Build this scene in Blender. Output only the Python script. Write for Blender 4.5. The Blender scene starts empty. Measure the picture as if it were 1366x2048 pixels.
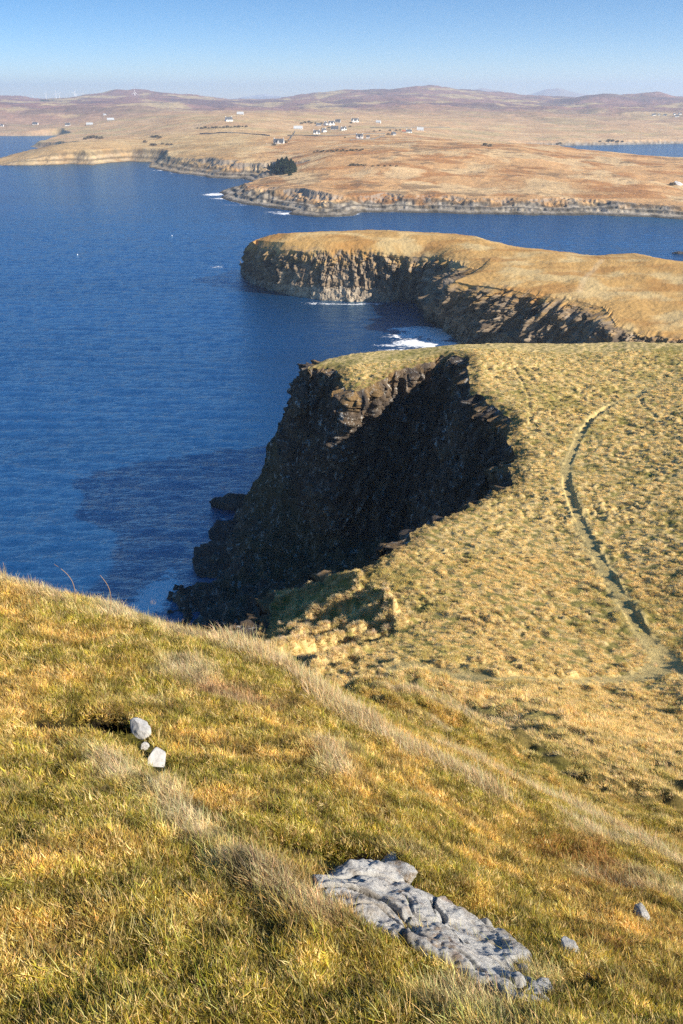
import bpy, math, random
import numpy as np
from mathutils import Matrix, Vector, Euler
random.seed(7); RNG = np.random.default_rng(7)
scn = bpy.context.scene
COL = scn.collection
# ---------------------------------------------------------------- camera
F = 1652.0; CX = 683.0; CY = 1024.0; H = 76.6
PITCH = math.atan(824.0 / F)
SP, CP = math.sin(PITCH), math.cos(PITCH)
cam_d = bpy.data.cameras.new("camera"); cam = bpy.data.objects.new("camera", cam_d); COL.objects.link(cam)
cam.location = (0, 0, H); cam.rotation_euler = (math.pi / 2 - PITCH, 0, 0)
cam_d.sensor_fit = 'VERTICAL'; cam_d.sensor_height = 24; cam_d.lens = 24 * F / 2048
cam_d.clip_start = 0.1; cam_d.clip_end = 80000
scn.camera = cam
# ---------------------------------------------------------------- light
SUN_EL, SUN_AZ = math.radians(30), math.radians(118)      # azimuth clockwise from +Y
SUN = Vector((math.sin(SUN_AZ) * math.cos(SUN_EL), math.cos(SUN_AZ) * math.cos(SUN_EL), math.sin(SUN_EL)))
w = bpy.data.worlds.new("World"); scn.world = w; w.use_nodes = True
nt = w.node_tree; nt.nodes.clear()
sky = nt.nodes.new("ShaderNodeTexSky"); sky.sky_type = 'NISHITA'; sky.sun_disc = False
sky.sun_elevation = SUN_EL; sky.sun_rotation = SUN_AZ
sky.air_density = 1.0; sky.dust_density = 0.0; sky.ozone_density = 3.0; sky.altitude = 0
tc = nt.nodes.new("ShaderNodeTexCoord"); mpg = nt.nodes.new("ShaderNodeMapping"); mpg.inputs["Scale"].default_value = (1, 1, 2.6)
nrm_ = nt.nodes.new("ShaderNodeVectorMath"); nrm_.operation = 'NORMALIZE'; nt.links.new(tc.outputs["Generated"], mpg.inputs[0]); nt.links.new(mpg.outputs[0], nrm_.inputs[0]); nt.links.new(nrm_.outputs[0], sky.inputs[0])
bg = nt.nodes.new("ShaderNodeBackground"); bg.inputs[1].default_value = 0.068
wo = nt.nodes.new("ShaderNodeOutputWorld")
hs_ = nt.nodes.new("ShaderNodeHueSaturation"); hs_.inputs["Saturation"].default_value = 1.35; hs_.inputs["Value"].default_value = 1.2
nt.links.new(sky.outputs[0], hs_.inputs["Color"]); nt.links.new(hs_.outputs[0], bg.inputs[0]); nt.links.new(bg.outputs[0], wo.inputs[0])
sd = bpy.data.lights.new("sun", 'SUN'); so = bpy.data.objects.new("sun", sd); COL.objects.link(so)
sd.energy = 4.6; sd.angle = math.radians(0.53); sd.color = (1.0, 0.91, 0.77)
so.rotation_euler = SUN.to_track_quat('Z', 'Y').to_euler(); so.location = (60, -20, 140)
scn.view_settings.view_transform = 'Standard'; scn.view_settings.look = 'None'
scn.view_settings.exposure = 1.06; scn.view_settings.gamma = 1.0
scn.render.engine = 'CYCLES'
cy_ = scn.cycles
cy_.use_denoising = False
cy_.max_bounces = 5; cy_.diffuse_bounces = 3; cy_.glossy_bounces = 2; cy_.transmission_bounces = 3; cy_.volume_bounces = 1
cy_.use_adaptive_sampling = True; cy_.adaptive_threshold = 0.008; cy_.filter_width = 1.5; cy_.sample_clamp_indirect = 3; cy_.sample_clamp_direct = 6
HAZE = 1.25e-4
# ---------------------------------------------------------------- projection
def ray(px, py):
    cx = (np.asarray(px, float) - CX) / F; cy = (CY - np.asarray(py, float)) / F
    return cx, CP + cy * SP, -SP + cy * CP
def unz(px, py, z):
    dx, dy, dz = ray(px, py); t = (z - H) / dz
    return np.stack([dx * t, dy * t, z + 0 * t], -1)
def unt(px, py, t):
    dx, dy, dz = ray(px, py); return np.stack([dx * t, dy * t, H + dz * t], -1)
def unD(px, py, D):                                   # horizontal distance
    dx, dy, dz = ray(px, py); t = D / np.hypot(dx, dy); return np.stack([dx * t, dy * t, H + dz * t], -1)
# ---------------------------------------------------------------- noise
_p = RNG.permutation(4096); PERM = np.concatenate([_p, _p]).astype(np.int64)
_a = RNG.random(4096) * 2 * np.pi; GX, GY = np.cos(_a), np.sin(_a)
def perlin(x, y, seed=0):
    x = np.asarray(x, float) + seed * 17.31; y = np.asarray(y, float) + seed * 9.77
    xi = np.floor(x).astype(np.int64); yi = np.floor(y).astype(np.int64); fx = x - xi; fy = y - yi
    u = fx * fx * fx * (fx * (fx * 6 - 15) + 10); v = fy * fy * fy * (fy * (fy * 6 - 15) + 10)
    def g(ix, iy, dx, dy):
        h = PERM[(PERM[ix & 4095] + iy) & 4095]; return GX[h] * dx + GY[h] * dy
    a = g(xi, yi, fx, fy); b = g(xi + 1, yi, fx - 1, fy); c = g(xi, yi + 1, fx, fy - 1); d = g(xi + 1, yi + 1, fx - 1, fy - 1)
    return (a + u * (b - a) + v * ((c + u * (d - c)) - (a + u * (b - a)))) * 1.41
def fbm(x, y, o=4, seed=0, gain=.5):
    s = 0; a = 1
    for i in range(o):
        s = s + a * perlin(x, y, seed + i * 3.1); x = x * 2.03; y = y * 2.03; a *= gain
    return s
def cell(x, y, seed=0):                               # random value per jittered cell (blocky)
    xi = np.floor(x).astype(np.int64) + seed * 131; yi = np.floor(y).astype(np.int64)
    return PERM[(PERM[xi & 4095] + yi) & 4095] / 4096.0
def ss(a, b, x):
    t = np.clip((x - a) / (b - a), 0, 1); return t * t * (3 - 2 * t)
def seg_dist(P, L, closed=False):
    """distance, parameter index of nearest point on polyline L for points P (n,2)"""
    P = np.asarray(P, float); L = np.asarray(L, float)[:, :2]
    A = L; B = np.roll(L, -1, 0)
    if not closed: A = A[:-1]; B = B[:-1]
    best = np.full(len(P), 1e18); bi = np.zeros(len(P)); bp = np.zeros((len(P), 2)); side = np.zeros(len(P))
    for i in range(len(A)):
        d = B[i] - A[i]; q = P - A[i]; tt = np.clip((q @ d) / max(d @ d, 1e-12), 0, 1)
        c = A[i] + tt[:, None] * d; dd = ((P - c) ** 2).sum(1); m = dd < best
        best[m] = dd[m]; bi[m] = i + tt[m]; bp[m] = c[m]
        side[m] = (d[0] * q[m, 1] - d[1] * q[m, 0])
    return np.sqrt(best), bi, bp, side
def inside(P, L):
    x, y = P[:, 0], P[:, 1]; r = np.zeros(len(P), bool); n = len(L)
    for i in range(n):
        x1, y1 = L[i][:2]; x2, y2 = L[(i + 1) % n][:2]
        if y1 == y2: continue
        c = ((y1 > y) != (y2 > y)) & (x < (x2 - x1) * (y - y1) / (y2 - y1) + x1); r ^= c
    return r
class Grid2:                                          # signed distance (positive inside) sampled on a grid
    def __init__(s, L, x0, x1, y0, y1, h):
        s.x0, s.y0, s.h = x0, y0, h; s.nx = int((x1 - x0) / h) + 2; s.ny = int((y1 - y0) / h) + 2
        X, Y = np.meshgrid(x0 + h * np.arange(s.nx), y0 + h * np.arange(s.ny), indexing='ij')
        P = np.stack([X.ravel(), Y.ravel()], 1); d = seg_dist(P, L, True)[0]; i = inside(P, L)
        s.g = np.where(i, d, -d).reshape(s.nx, s.ny)
    def __call__(s, x, y):
        u = np.clip((x - s.x0) / s.h, 0, s.nx - 1.001); v = np.clip((y - s.y0) / s.h, 0, s.ny - 1.001)
        i = u.astype(int); j = v.astype(int); a = u - i; b = v - j; g = s.g
        return (g[i, j] * (1 - a) + g[i + 1, j] * a) * (1 - b) + (g[i, j + 1] * (1 - a) + g[i + 1, j + 1] * a) * b
class TPS:
    def __init__(s, P, v, smooth=1e-4):
        s.P = np.asarray(P, float); n = len(s.P); r = np.linalg.norm(s.P[:, None] - s.P[None], axis=2)
        K = np.where(r > 0, r * r * np.log(r + 1e-12), 0) + smooth * np.eye(n)
        Q = np.concatenate([np.ones((n, 1)), s.P], 1)
        A = np.block([[K, Q], [Q.T, np.zeros((3, 3))]]); s.w = np.linalg.solve(A, np.concatenate([v, np.zeros(3)]))
    def __call__(s, u, v):
        out = s.w[-3] + s.w[-2] * u + s.w[-1] * v
        for i in range(len(s.P)):
            r2 = (u - s.P[i, 0]) ** 2 + (v - s.P[i, 1]) ** 2; out = out + s.w[i] * .5 * r2 * np.log(r2 + 1e-12)
        return out
# ---------------------------------------------------------------- mesh helpers
def mesh_from(name, V, Fq, mat=None, smooth=True, cols=None, attrs=None):
    V = np.asarray(V, np.float32); Fq = np.asarray(Fq, np.int32); k = Fq.shape[1]
    me = bpy.data.meshes.new(name); me.vertices.add(len(V)); me.vertices.foreach_set("co", V.ravel())
    me.loops.add(Fq.size); me.loops.foreach_set("vertex_index", Fq.ravel())
    me.polygons.add(len(Fq)); me.polygons.foreach_set("loop_start", np.arange(len(Fq), dtype=np.int32) * k)
    me.polygons.foreach_set("use_smooth", np.full(len(Fq), smooth))
    if cols is not None:
        for nm, c in cols.items():
            a = me.color_attributes.new(nm, 'FLOAT_COLOR', 'POINT'); c = np.asarray(c, np.float32)
            if c.shape[1] == 3: c = np.concatenate([c, np.ones((len(c), 1), np.float32)], 1)
            a.data.foreach_set("color", c.ravel())
    if attrs is not None:
        for nm, c in attrs.items():
            a = me.attributes.new(nm, 'FLOAT', 'POINT'); a.data.foreach_set("value", np.asarray(c, np.float32).ravel())
    me.update(calc_edges=True); me.validate(clean_customdata=False)
    if mat: me.materials.append(mat)
    return me
def link(name, me, parent=None, **kw):
    o = bpy.data.objects.new(name, me); COL.objects.link(o)
    if parent: o.parent = parent
    for k, v in kw.items(): o[k] = v
    return o
def gridfaces(R, C, keep=None):
    i = np.arange(R - 1)[:, None] * C + np.arange(C - 1)[None]
    Fq = np.stack([i, i + 1, i + C + 1, i + C], -1).reshape(-1, 4)
    if keep is not None: Fq = Fq[keep.reshape(-1)[Fq].any(1)]
    return Fq
def compact(V, Fq, extra):
    u, inv = np.unique(Fq, return_inverse=True)
    return V[u], inv.reshape(Fq.shape), [e[u] for e in extra]
class MB:                                             # small mesh builder (boxes, prisms, tubes)
    def __init__(s): s.v = []; s.f = []
    def add(s, v, f):
        b = len(s.v); s.v += [tuple(p) for p in v]; s.f += [tuple(b + i for i in q) for q in f]
    def box(s, x0, x1, y0, y1, z0, z1):
        s.add([(x0, y0, z0), (x1, y0, z0), (x1, y1, z0), (x0, y1, z0), (x0, y0, z1), (x1, y0, z1), (x1, y1, z1), (x0, y1, z1)],
              [(0, 3, 2, 1), (4, 5, 6, 7), (0, 1, 5, 4), (1, 2, 6, 5), (2, 3, 7, 6), (3, 0, 4, 7)])
    def tube(s, pts, rad, n=8):
        b = len(s.v); pts = [Vector(p) for p in pts]
        for i, p in enumerate(pts):
            d = (pts[min(i + 1, len(pts) - 1)] - pts[max(i - 1, 0)]).normalized(); u = d.orthogonal().normalized(); w_ = d.cross(u)
            for k in range(n):
                a = 2 * math.pi * k / n; s.v.append(tuple(p + (u * math.cos(a) + w_ * math.sin(a)) * rad[i]))
        for i in range(len(pts) - 1):
            for k in range(n):
                s.f.append((b + i * n + k, b + i * n + (k + 1) % n, b + (i + 1) * n + (k + 1) % n, b + (i + 1) * n + k))
        s.f.append(tuple(b + k for k in range(n))[::-1]); s.f.append(tuple(b + (len(pts) - 1) * n + k for k in range(n)))
    def mesh(s, name, mat, smooth=False):
        me = bpy.data.meshes.new(name); me.from_pydata(s.v, [], s.f); me.materials.append(mat)
        if smooth:
            for p in me.polygons: p.use_smooth = True
        me.update(); return me
# ---------------------------------------------------------------- materials
class NT:
    def __init__(s, name, rough=.9, spec=.2):
        s.m = bpy.data.materials.new(name); s.m.use_nodes = True; s.t = s.m.node_tree; s.t.nodes.clear()
        s.o = s.t.nodes.new("ShaderNodeOutputMaterial"); s.b = s.t.nodes.new("ShaderNodeBsdfPrincipled")
        s.b.inputs["Roughness"].default_value = rough; s.b.inputs["Specular IOR Level"].default_value = spec
        s.t.links.new(s.b.outputs[0], s.o.inputs[0])
    def n(s, typ, **kw):
        nd = s.t.nodes.new(typ)
        for k, v in kw.items(): setattr(nd, k, v)
        return nd
    def l(s, a, b): s.t.links.new(a, b)
    def pos(s): return s.n("ShaderNodeNewGeometry").outputs["Position"]
    def attr(s, name, typ='GEOMETRY'):
        a = s.n("ShaderNodeAttribute"); a.attribute_name = name; a.attribute_type = typ; return a
    def noise(s, scale, detail=4, rough=.55, vec=None, stretch=None, dist=0):
        nd = s.n("ShaderNodeTexNoise"); nd.inputs["Scale"].default_value = scale; nd.inputs["Detail"].default_value = detail
        nd.inputs["Roughness"].default_value = rough; nd.inputs["Distortion"].default_value = dist
        v = vec or s.pos()
        if stretch:
            mp = s.n("ShaderNodeMapping"); mp.inputs["Scale"].default_value = stretch[:3]
            if len(stretch) > 3: mp.inputs["Rotation"].default_value = (0, 0, stretch[3])
            s.l(v, mp.inputs[0]); v = mp.outputs[0]
        s.l(v, nd.inputs["Vector"]); return nd.outputs["Fac"]
    def ramp(s, fac, stops):
        r = s.n("ShaderNodeValToRGB"); e = r.color_ramp.elements
        while len(e) < len(stops): e.new(.5)
        for i, (p, c) in enumerate(stops):
            e[i].position = p; e[i].color = (c, c, c, 1) if isinstance(c, (int, float)) else (*c, 1)
        s.l(fac, r.inputs[0]); return r.outputs[0]
    def mix(s, fac, a, b, mode='MIX'):
        m = s.n("ShaderNodeMix", data_type='RGBA', blend_type=mode)
        for sock, v in ((m.inputs[0], fac), (m.inputs[6], a), (m.inputs[7], b)):
            if isinstance(v, (int, float)): sock.default_value = v
            elif isinstance(v, tuple): sock.default_value = (*v, 1)
            else: s.l(v, sock)
        return m.outputs[2]
    def math(s, op, a, b=0.0):
        m = s.n("ShaderNodeMath", operation=op)
        for sock, v in ((m.inputs[0], a), (m.inputs[1], b)):
            if isinstance(v, (int, float)): sock.default_value = v
            else: s.l(v, sock)
        return m.outputs[0]
    def bump(s, h, strength=.5, dist=.1, normal=None):
        b = s.n("ShaderNodeBump"); b.inputs["Strength"].default_value = strength; b.inputs["Distance"].default_value = dist
        s.l(h, b.inputs["Height"])
        if normal: s.l(normal, b.inputs["Normal"])
        return b.outputs[0]
    def col(s, c):
        if isinstance(c, tuple): s.b.inputs["Base Color"].default_value = (*c, 1)
        else: s.l(c, s.b.inputs["Base Color"])
    def nrm(s, n): s.l(n, s.b.inputs["Normal"])
def mulcol(t, c, n, lo=.7, hi=1.3):
    return t.mix(1.0, c, t.ramp(n, [(.2, lo), (.8, hi)]), 'MULTIPLY')
# near ground / turf
t = NT("turf_ground", .95, .1); c = t.attr("Col").outputs["Color"]
c = mulcol(t, c, t.noise(1.7, 6, .65), .62, 1.38); c = mulcol(t, c, t.noise(14, 5, .7), .5, 1.5)
c = mulcol(t, c, t.noise(70, 3, .7), .55, 1.5)
t.col(c); t.nrm(t.bump(t.noise(9, 6, .7), .9, .12)); M_TURF = t.m
# rock on the cliffs
t = NT("basalt_rock", .88, .25); c = t.attr("Col").outputs["Color"]
c = mulcol(t, c, t.noise(.35, 6, .7), .4, 1.8); c = mulcol(t, c, t.noise(1.1, 7, .8, stretch=(1, 1, .3)), .3, 2.0)
li = t.ramp(t.noise(1.0, 8, .85, stretch=(1, 1, .5)), [(.555, 0.0), (.60, 1.0)])
g = t.attr("guano").outputs["Fac"]
c = t.mix(t.math('MINIMUM', t.math('MULTIPLY', t.math('MULTIPLY', li, g), 2.0), 1.0), c, (.72, .70, .64))
t.col(c); t.nrm(t.bump(t.noise(1.4, 9, .8, stretch=(1, 1, .35)), 1.0, .9)); M_ROCK = t.m
# far moor
t = NT("moorland", .95, .1); c = t.attr("Col").outputs["Color"]
c = mulcol(t, c, t.noise(.03, 8, .76, stretch=(.45, 1, 1)), .55, 1.45); c = mulcol(t, c, t.noise(.22, 6, .75), .72, 1.28)
t.col(c); t.nrm(t.bump(t.noise(.12, 8, .7), .8, 3.0)); M_MOOR = t.m
# promontory turf shares the look at a finer scale
t = NT("headland_turf", .95, .1); c = t.attr("Col").outputs["Color"]
c = mulcol(t, c, t.noise(.12, 8, .7), .80, 1.18); c = mulcol(t, c, t.noise(.9, 6, .75), .82, 1.18)
li = t.ramp(t.noise(.5, 8, .8), [(.60, 0.0), (.68, 1.0)])
c = t.mix(t.math('MULTIPLY', li, t.attr("guano").outputs["Fac"]), c, (.34, .31, .26))
t.col(c); t.nrm(t.bump(t.noise(.9, 8, .75), 1.0, .28)); M_HEAD = t.m
# sea
t = NT("sea_water", .08, .5); t.b.inputs["IOR"].default_value = 1.33
fo = t.attr("foam").outputs["Fac"]; sh = t.attr("shoal").outputs["Fac"]
base = t.mix(sh, (.004, .042, .125), (.014, .11, .13))
w1 = t.noise(.55, 6, .65, stretch=(.38, 1, 1, .12), dist=.4); w2 = t.noise(1.15, 5, .75, stretch=(.45, 1, 1, -.1)); w3 = t.noise(.06, 4, .6, stretch=(.3, 1, 1, .05))
w4 = t.noise(.012, 4, .6, stretch=(.25, 1, 1, .08))
base = t.mix(1.0, base, t.ramp(w4, [(.3, .75), (.7, 1.25)]), 'MULTIPLY')
fn = t.noise(.55, 8, .72, stretch=(.7, 1, 1), dist=1.2); fn = t.math('ADD', t.math('MULTIPLY', fn, .6), t.math('MULTIPLY', t.noise(.10, 6, .8, stretch=(.6, 1, 1), dist=.8), .4))
fm = t.ramp(t.math('ADD', fo, t.math('MULTIPLY', t.math('SUBTRACT', fn, .5), 3.2)), [(.42, 0.0), (.66, 1.0)])
fm = t.math('MULTIPLY', fm, t.ramp(fo, [(.05, 0.0), (.25, 1.0)])); pass
t.col(t.mix(fm, base, (.92, .93, .94)))
r_ = t.ramp(fm, [(0, .1), (1, .8)]); t.l(r_, t.b.inputs["Roughness"])
h = t.math('ADD', t.math('MULTIPLY', w1, 1.0), t.math('MULTIPLY', w2, .85)); h = t.math('ADD', h, t.math('MULTIPLY', w3, 1.1))
bn = t.bump(h, 1.0, .42); t.nrm(bn)
t.b.inputs["Specular IOR Level"].default_value = 0.0
fr = t.n("ShaderNodeFresnel"); fr.inputs[0].default_value = 1.33; t.l(bn, fr.inputs["Normal"])
gl = t.n("ShaderNodeBsdfGlossy"); gl.inputs["Roughness"].default_value = .10; gl.inputs["Color"].default_value = (.55, .80, 1, 1); t.l(bn, gl.inputs["Normal"])
fx = t.math('MULTIPLY', t.math('MINIMUM', t.math('ADD', t.math('MULTIPLY', fr.outputs[0], 2.6), .10), .62), t.math('SUBTRACT', 1.0, fm)); ms = t.n("ShaderNodeMixShader"); t.l(fx, ms.inputs[0]); t.l(t.b.outputs[0], ms.inputs[1]); t.l(gl.outputs[0], ms.inputs[2]); t.l(ms.outputs[0], t.o.inputs[0]); M_SEA = t.m
# plain painted helpers
def plain(name, col, rough=.8, spec=.2, nscale=None, amt=.25, bump=None, emit=None):
    t = NT(name, rough, spec)
    if nscale:
        t.col(mulcol(t, t.mix(0.0, col, col), t.noise(nscale, 6, .7), 1 - amt, 1 + amt))
        if bump: t.nrm(t.bump(t.noise(nscale, 8, .7), .8, bump))
    else: t.col(col)
    return t.m
M_WHITE = plain("limewash", (.80, .79, .75), .8, .2, .6, .08)
M_GREYW = plain("grey_render", (.42, .41, .40), .85, .2, .6, .12)
M_SLATE = plain("slate_roof", (.085, .09, .10), .6, .3, .8, .25)
M_RUST = plain("rusty_sheet_roof", (.42, .16, .07), .7, .2, .8, .25)
M_PALE = plain("pale_sheet_roof", (.50, .52, .53), .6, .3, .8, .15)
M_GLASS = plain("window_glass", (.03, .035, .045), .1, .6)
M_TURB = plain("turbine_paint", (.82, .83, .84), .4, .4)
M_BARK = plain("bark", (.10, .075, .05), .9, .1, 3, .3)
M_STEM = plain("dry_stem", (.34, .22, .11), .8, .2)
def leafmat(name, c0, c1):
    t = NT(name, .8, .15); a = t.attr("Col").outputs["Color"]; oi = t.n("ShaderNodeObjectInfo").outputs["Random"]
    c = t.mix(oi, c0, c1); t.col(t.mix(1.0, c, a, 'MULTIPLY')); return t.m
M_CONIF = leafmat("conifer_needles", (.028, .045, .020), (.045, .060, .028))
M_SHRUB = leafmat("bare_shrub_twigs", (.15, .12, .07), (.22, .17, .10))
# grass blades: colour carried by each tuft
def blademat(name, trans):
    t = NT(name, .65, .12)
    ic = t.attr("tint", 'INSTANCER').outputs["Color"]; bc = t.attr("Col").outputs["Color"]
    c = t.mix(1.0, ic, bc, 'MULTIPLY'); t.col(c)
    tr = t.n("ShaderNodeBsdfTranslucent"); t.l(c, tr.inputs[0]); mx = t.n("ShaderNodeMixShader"); mx.inputs[0].default_value = trans
    t.l(t.b.outputs[0], mx.inputs[1]); t.l(tr.outputs[0], mx.inputs[2]); t.l(mx.outputs[0], t.o.inputs[0]); return t.m
M_BLADE = blademat("grass_blade", .28)
# ================================================================ NEAR LAND
STRAW = np.array([.60, .45, .20]); GOLD = np.array([.43, .325, .095]); GREEN = np.array([.20, .19, .035]); MOSS = np.array([.27, .22, .025])
SOIL = np.array([.055, .04, .022]); PINK = np.array([.42, .27, .15]); RUSTC = np.array([.29, .15, .045]); PALE = np.array([.58, .46, .29])
zr = [(613,733,36),(628,731,36),(651,731,36),(675,741,36),(686,768,36.2),(710,780,36.6),(733,771,37),(780,750,37),(789,741,37.4),
      (827,730,38),(865,718,38.6),(880,707,39),(905,708,39.4),(941,712,40),(935,739,40.4),(944,780,41),(968,790,41),(982,803,41.1),(1003,820,41.2),(1027,838,41.3),
      (1012,873,41.7),(1036,908,42),(1017,932,42.4),(1026,961,43),(991,982,43.3),(962,992,43.6),(921,1017,44),(880,1035,44.5),(850,1048,44.8),(823,1056,45),
      (816,1082,45.5),(782,1102,45.7),(751,1116,46),(727,1131,45.6),(680,1140,44.3),(628,1150,43.2),(590,1168,41.6),(552,1190,40.2),(532,1225,42),(508,1262,45),(478,1296,48.4)]
zr = np.array(zr, float); rimw = unz(zr[:, 0], zr[:, 1], zr[:, 2])
tail = np.array([(-7.4, 31, 54), (-8.6, 24, 59), (-9.5, 16, 64), (-10, 8, 68), (-11, 0, 70), (-13, -12, 70)], float)
front = np.array([(14, 166, 22), (3, 155, 30), (-3.5, 146, 35)], float)
RIMK = np.concatenate([front, rimw, tail])            # rim keys: back of the tip -> tip -> bay -> knoll side
G = []
for px, py, tt in [(683,2048,1.85),(0,2048,1.8),(1366,2048,2.15),(0,1800,2.25),(0,1600,3.0),(0,1450,3.8),(0,1300,4.9),(0,1170,6.5),(683,1850,2.35),(683,1700,3.05),
                   (683,1600,3.6),(683,1500,4.6),(700,1405,6.4),(240,1237,6.0),(240,1400,4.5),(240,1600,3.2),(240,1800,2.35),(480,1300,6.4),(480,1400,5.0),(480,1600,3.45),
                   (1000,1560,6.0),(1000,1700,4.0),(1000,1850,2.85),(1366,1720,5.6),(1366,1850,3.6),(760,1425,10),(800,1385,20),(900,1440,14.5),(700,1370,13),(1000,1500,12),(1250,1560,13),(1366,1610,12),(880,1475,9.5),(1130,1620,7.2)]:
    G.append(unt(px, py, tt))
for px, py, z in [(1366,1500,57),(1100,1450,59),(1250,1400,51.5),(1000,1400,54.5),(800,1345,51.5),(1366,1380,51),(1366,1335,49.4),(1325,1322,48.9),(650,1345,50.5),(560,1310,49),
                  (800,1300,49.5),(1000,1300,49.5),(1150,1340,49.6),(1300,1300,48.8),(700,1300,48.8),(620,1290,47.4),(700,1250,46.7),(700,1200,45.7),(620,1200,43),(620,1250,45.1),(565,1240,43.4),(770,1230,47.2),(800,1200,47.3),(1000,1150,47),(1250,1150,47.5),
                  (1366,1200,49),(850,1085,45.3),(1000,1030,44.2),(1150,1000,44.2),(1366,1000,46),(1100,900,42.5),(1250,900,43.5),(1366,900,45),(1050,790,41.2),(1150,800,41.5),
                  (1280,790,42),(1366,800,43.5),(980,745,40.3),(1100,740,40),(1366,740,42),(700,712,36.5),(800,700,37.5),(900,692,38.5),(1000,687,38.5),(1100,688,38.5),(1250,686,40),(1366,686,41.5)]:
    G.append(unz(px, py, z))
G = np.array(G)
sk = G[-7:]
beyond = np.concatenate([sk * [1.13, 1.13, 1] - [0, 0, 8], sk * [1.4, 1.4, 1] - [0, 0, 25]])
hid = np.array([(-8, 9, 68.5), (-8.5, 14, 63.5), (-5, 9, 69), (-5, 16, 61), (-4, 25, 55), (-1.5, 9, 67.6), (-1.2, 15, 61.5), (-1, 25, 54.5), (1, 14, 60.5), (1.5, 22, 54.5), (2.5, 30, 51.0), (60, 20, 63), (70, 60, 52), (40, 8, 68), (14, 2, 72.5),
                (90, 130, 45), (6, 1, 73.4), (110, 30, 66)], float)
Gall = np.concatenate([G, rimw[::2], beyond, hid])
LRs = 1.0
def lp(x, y): return np.arctan2(x, y), np.log(np.hypot(x, y))
u_, v_ = lp(Gall[:, 0], Gall[:, 1]); tn = (H - Gall[:, 2]) / np.hypot(Gall[:, 0], Gall[:, 1])
TP = TPS(np.stack([u_ * 1.4, v_], 1), tn, 2e-4)
def zbase(x, y):
    r = np.maximum(np.hypot(x, y), 1.15); a = np.arctan2(x, y)
    back = ss(1.15, 1.9, np.abs(a)); a = np.clip(a, -1.5, 1.5)
    z = H - TP(a * 1.4, np.log(r)) * r
    z = z * (1 - back) + (H - 1.7 - .02 * r) * back
    return np.minimum(z, H - 1.25)
def project(px, py, zf, tmin=1.5, tmax=400, n=500):
    dx, dy, dz = ray(px, py); ts = np.geomspace(tmin, tmax, n)
    dx, dy, dz = np.atleast_1d(dx)[:, None], np.atleast_1d(dy)[:, None], np.atleast_1d(dz)[:, None]
    X, Y, Z = dx * ts, dy * ts, H + dz * ts; zz = zf(X, Y); hit = Z < zz; k = np.where(hit.any(1), hit.argmax(1), n - 1); k = np.maximum(k, 1)
    ar = np.arange(len(k)); a = (Z - zz)[ar, k - 1]; b = (Z - zz)[ar, k]; f = np.clip(a / (a - b + 1e-9), 0, 1); tt = ts[k - 1] + f * (ts[k] - ts[k - 1])
    P = np.stack([dx[:, 0] * tt, dy[:, 0] * tt, 0 * tt], 1); P[:, 2] = zf(P[:, 0], P[:, 1]); return P
def pp(pts, zf=zbase, **k):
    a = np.array(pts, float); return project(a[:, 0], a[:, 1], zf, **k)
def resamp(L, step):
    L = np.asarray(L, float); d = np.r_[0, np.cumsum(np.linalg.norm(np.diff(L, axis=0), axis=1))]; n = max(2, int(d[-1] / step)); s = np.linspace(0, d[-1], n)
    return np.stack([np.interp(s, d, L[:, i]) for i in range(L.shape[1])], 1), s
RIM, rs = resamp(RIMK, .45)
tx = np.gradient(RIM[:, 0]); ty = np.gradient(RIM[:, 1]); L_ = np.hypot(tx, ty); onx, ony = ty / L_, -tx / L_     # outward (seaward) normal?
jit = .55 * perlin(rs / 3.2, rs * 0 + 3) + .35 * perlin(rs / 1.1, rs * 0 + 9)
RIM[:, 0] += onx * jit; RIM[:, 1] += ony * jit
POLY = np.concatenate([RIM[:, :2], np.array([(-13, -60), (300, -60), (320, 420), (60, 420), (48, 260), (42, 215), (30, 180)])])
SDF = Grid2(POLY, -30, 60, -20, 180, .5)
# features given by what is seen, stored as world curves on the ground
PATH = pp([(1300,775),(1275,790),(1240,800),(1210,820),(1180,845),(1160,870),(1145,905),(1134,930),(1133,970),(1145,1010),(1165,1055),(1190,1105),(1220,1155),(1250,1210),(1280,1260),(1312,1300),(1332,1318)])
PATHB = pp([(1332,1318),(1305,1345),(1270,1361),(1200,1364),(1100,1363),(1000,1361),(920,1356),(870,1346),(800,1336)])
PATHC = pp([(1275,785),(1285,810),(1310,835),(1335,862),(1355,875),(1366,890)]); PATHD = pp([(1014,715),(1038,754),(1057,793),(1061,828),(1060,851),(1100,883)])
PATHE = pp([(1128,1030),(1118,1055),(1100,1082),(1022,1137),(983,1152),(917,1176),(860,1200)])
PATHF = pp([(1332,1318),(1366,1340),(1420,1375)])
TER = [pp(a) for a in [
    [(698,1150),(716,1166),(716,1184),(687,1204),(651,1222),(625,1228),(619,1242),(593,1266),(558,1283),(520,1296)],
    [(786,1225),(745,1248),(710,1257),(681,1269),(628,1283),(593,1289),(534,1303)],
    [(822,1240),(780,1254),(722,1272)], [(669,1295),(628,1304),(575,1316)], [(730,1306),(680,1316),(634,1330)], [(768,1190),(777,1225)],
    [(552,1201),(575,1190),(605,1178),(634,1166)], [(560,1245),(575,1236)],
    [(575,1218),(610,1206),(650,1192),(690,1182)], [(556,1262),(600,1240),(640,1222),(700,1203),(745,1188)], [(600,1262),(650,1248),(700,1232),(755,1212)]]]
DIP = pp([(545,1195),(600,1165),(650,1152),(700,1156),(770,1192),(778,1215),(790,1240),(800,1262),(740,1290),(700,1303),(640,1320),(570,1322),(510,1300),(520,1250)])
RBND = pp([(650,1143),(716,1160),(765,1188),(785,1215),(802,1250),(795,1290),(760,1305)]); LBND = pp([(545,1195),(520,1240),(480,1296)])
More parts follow.
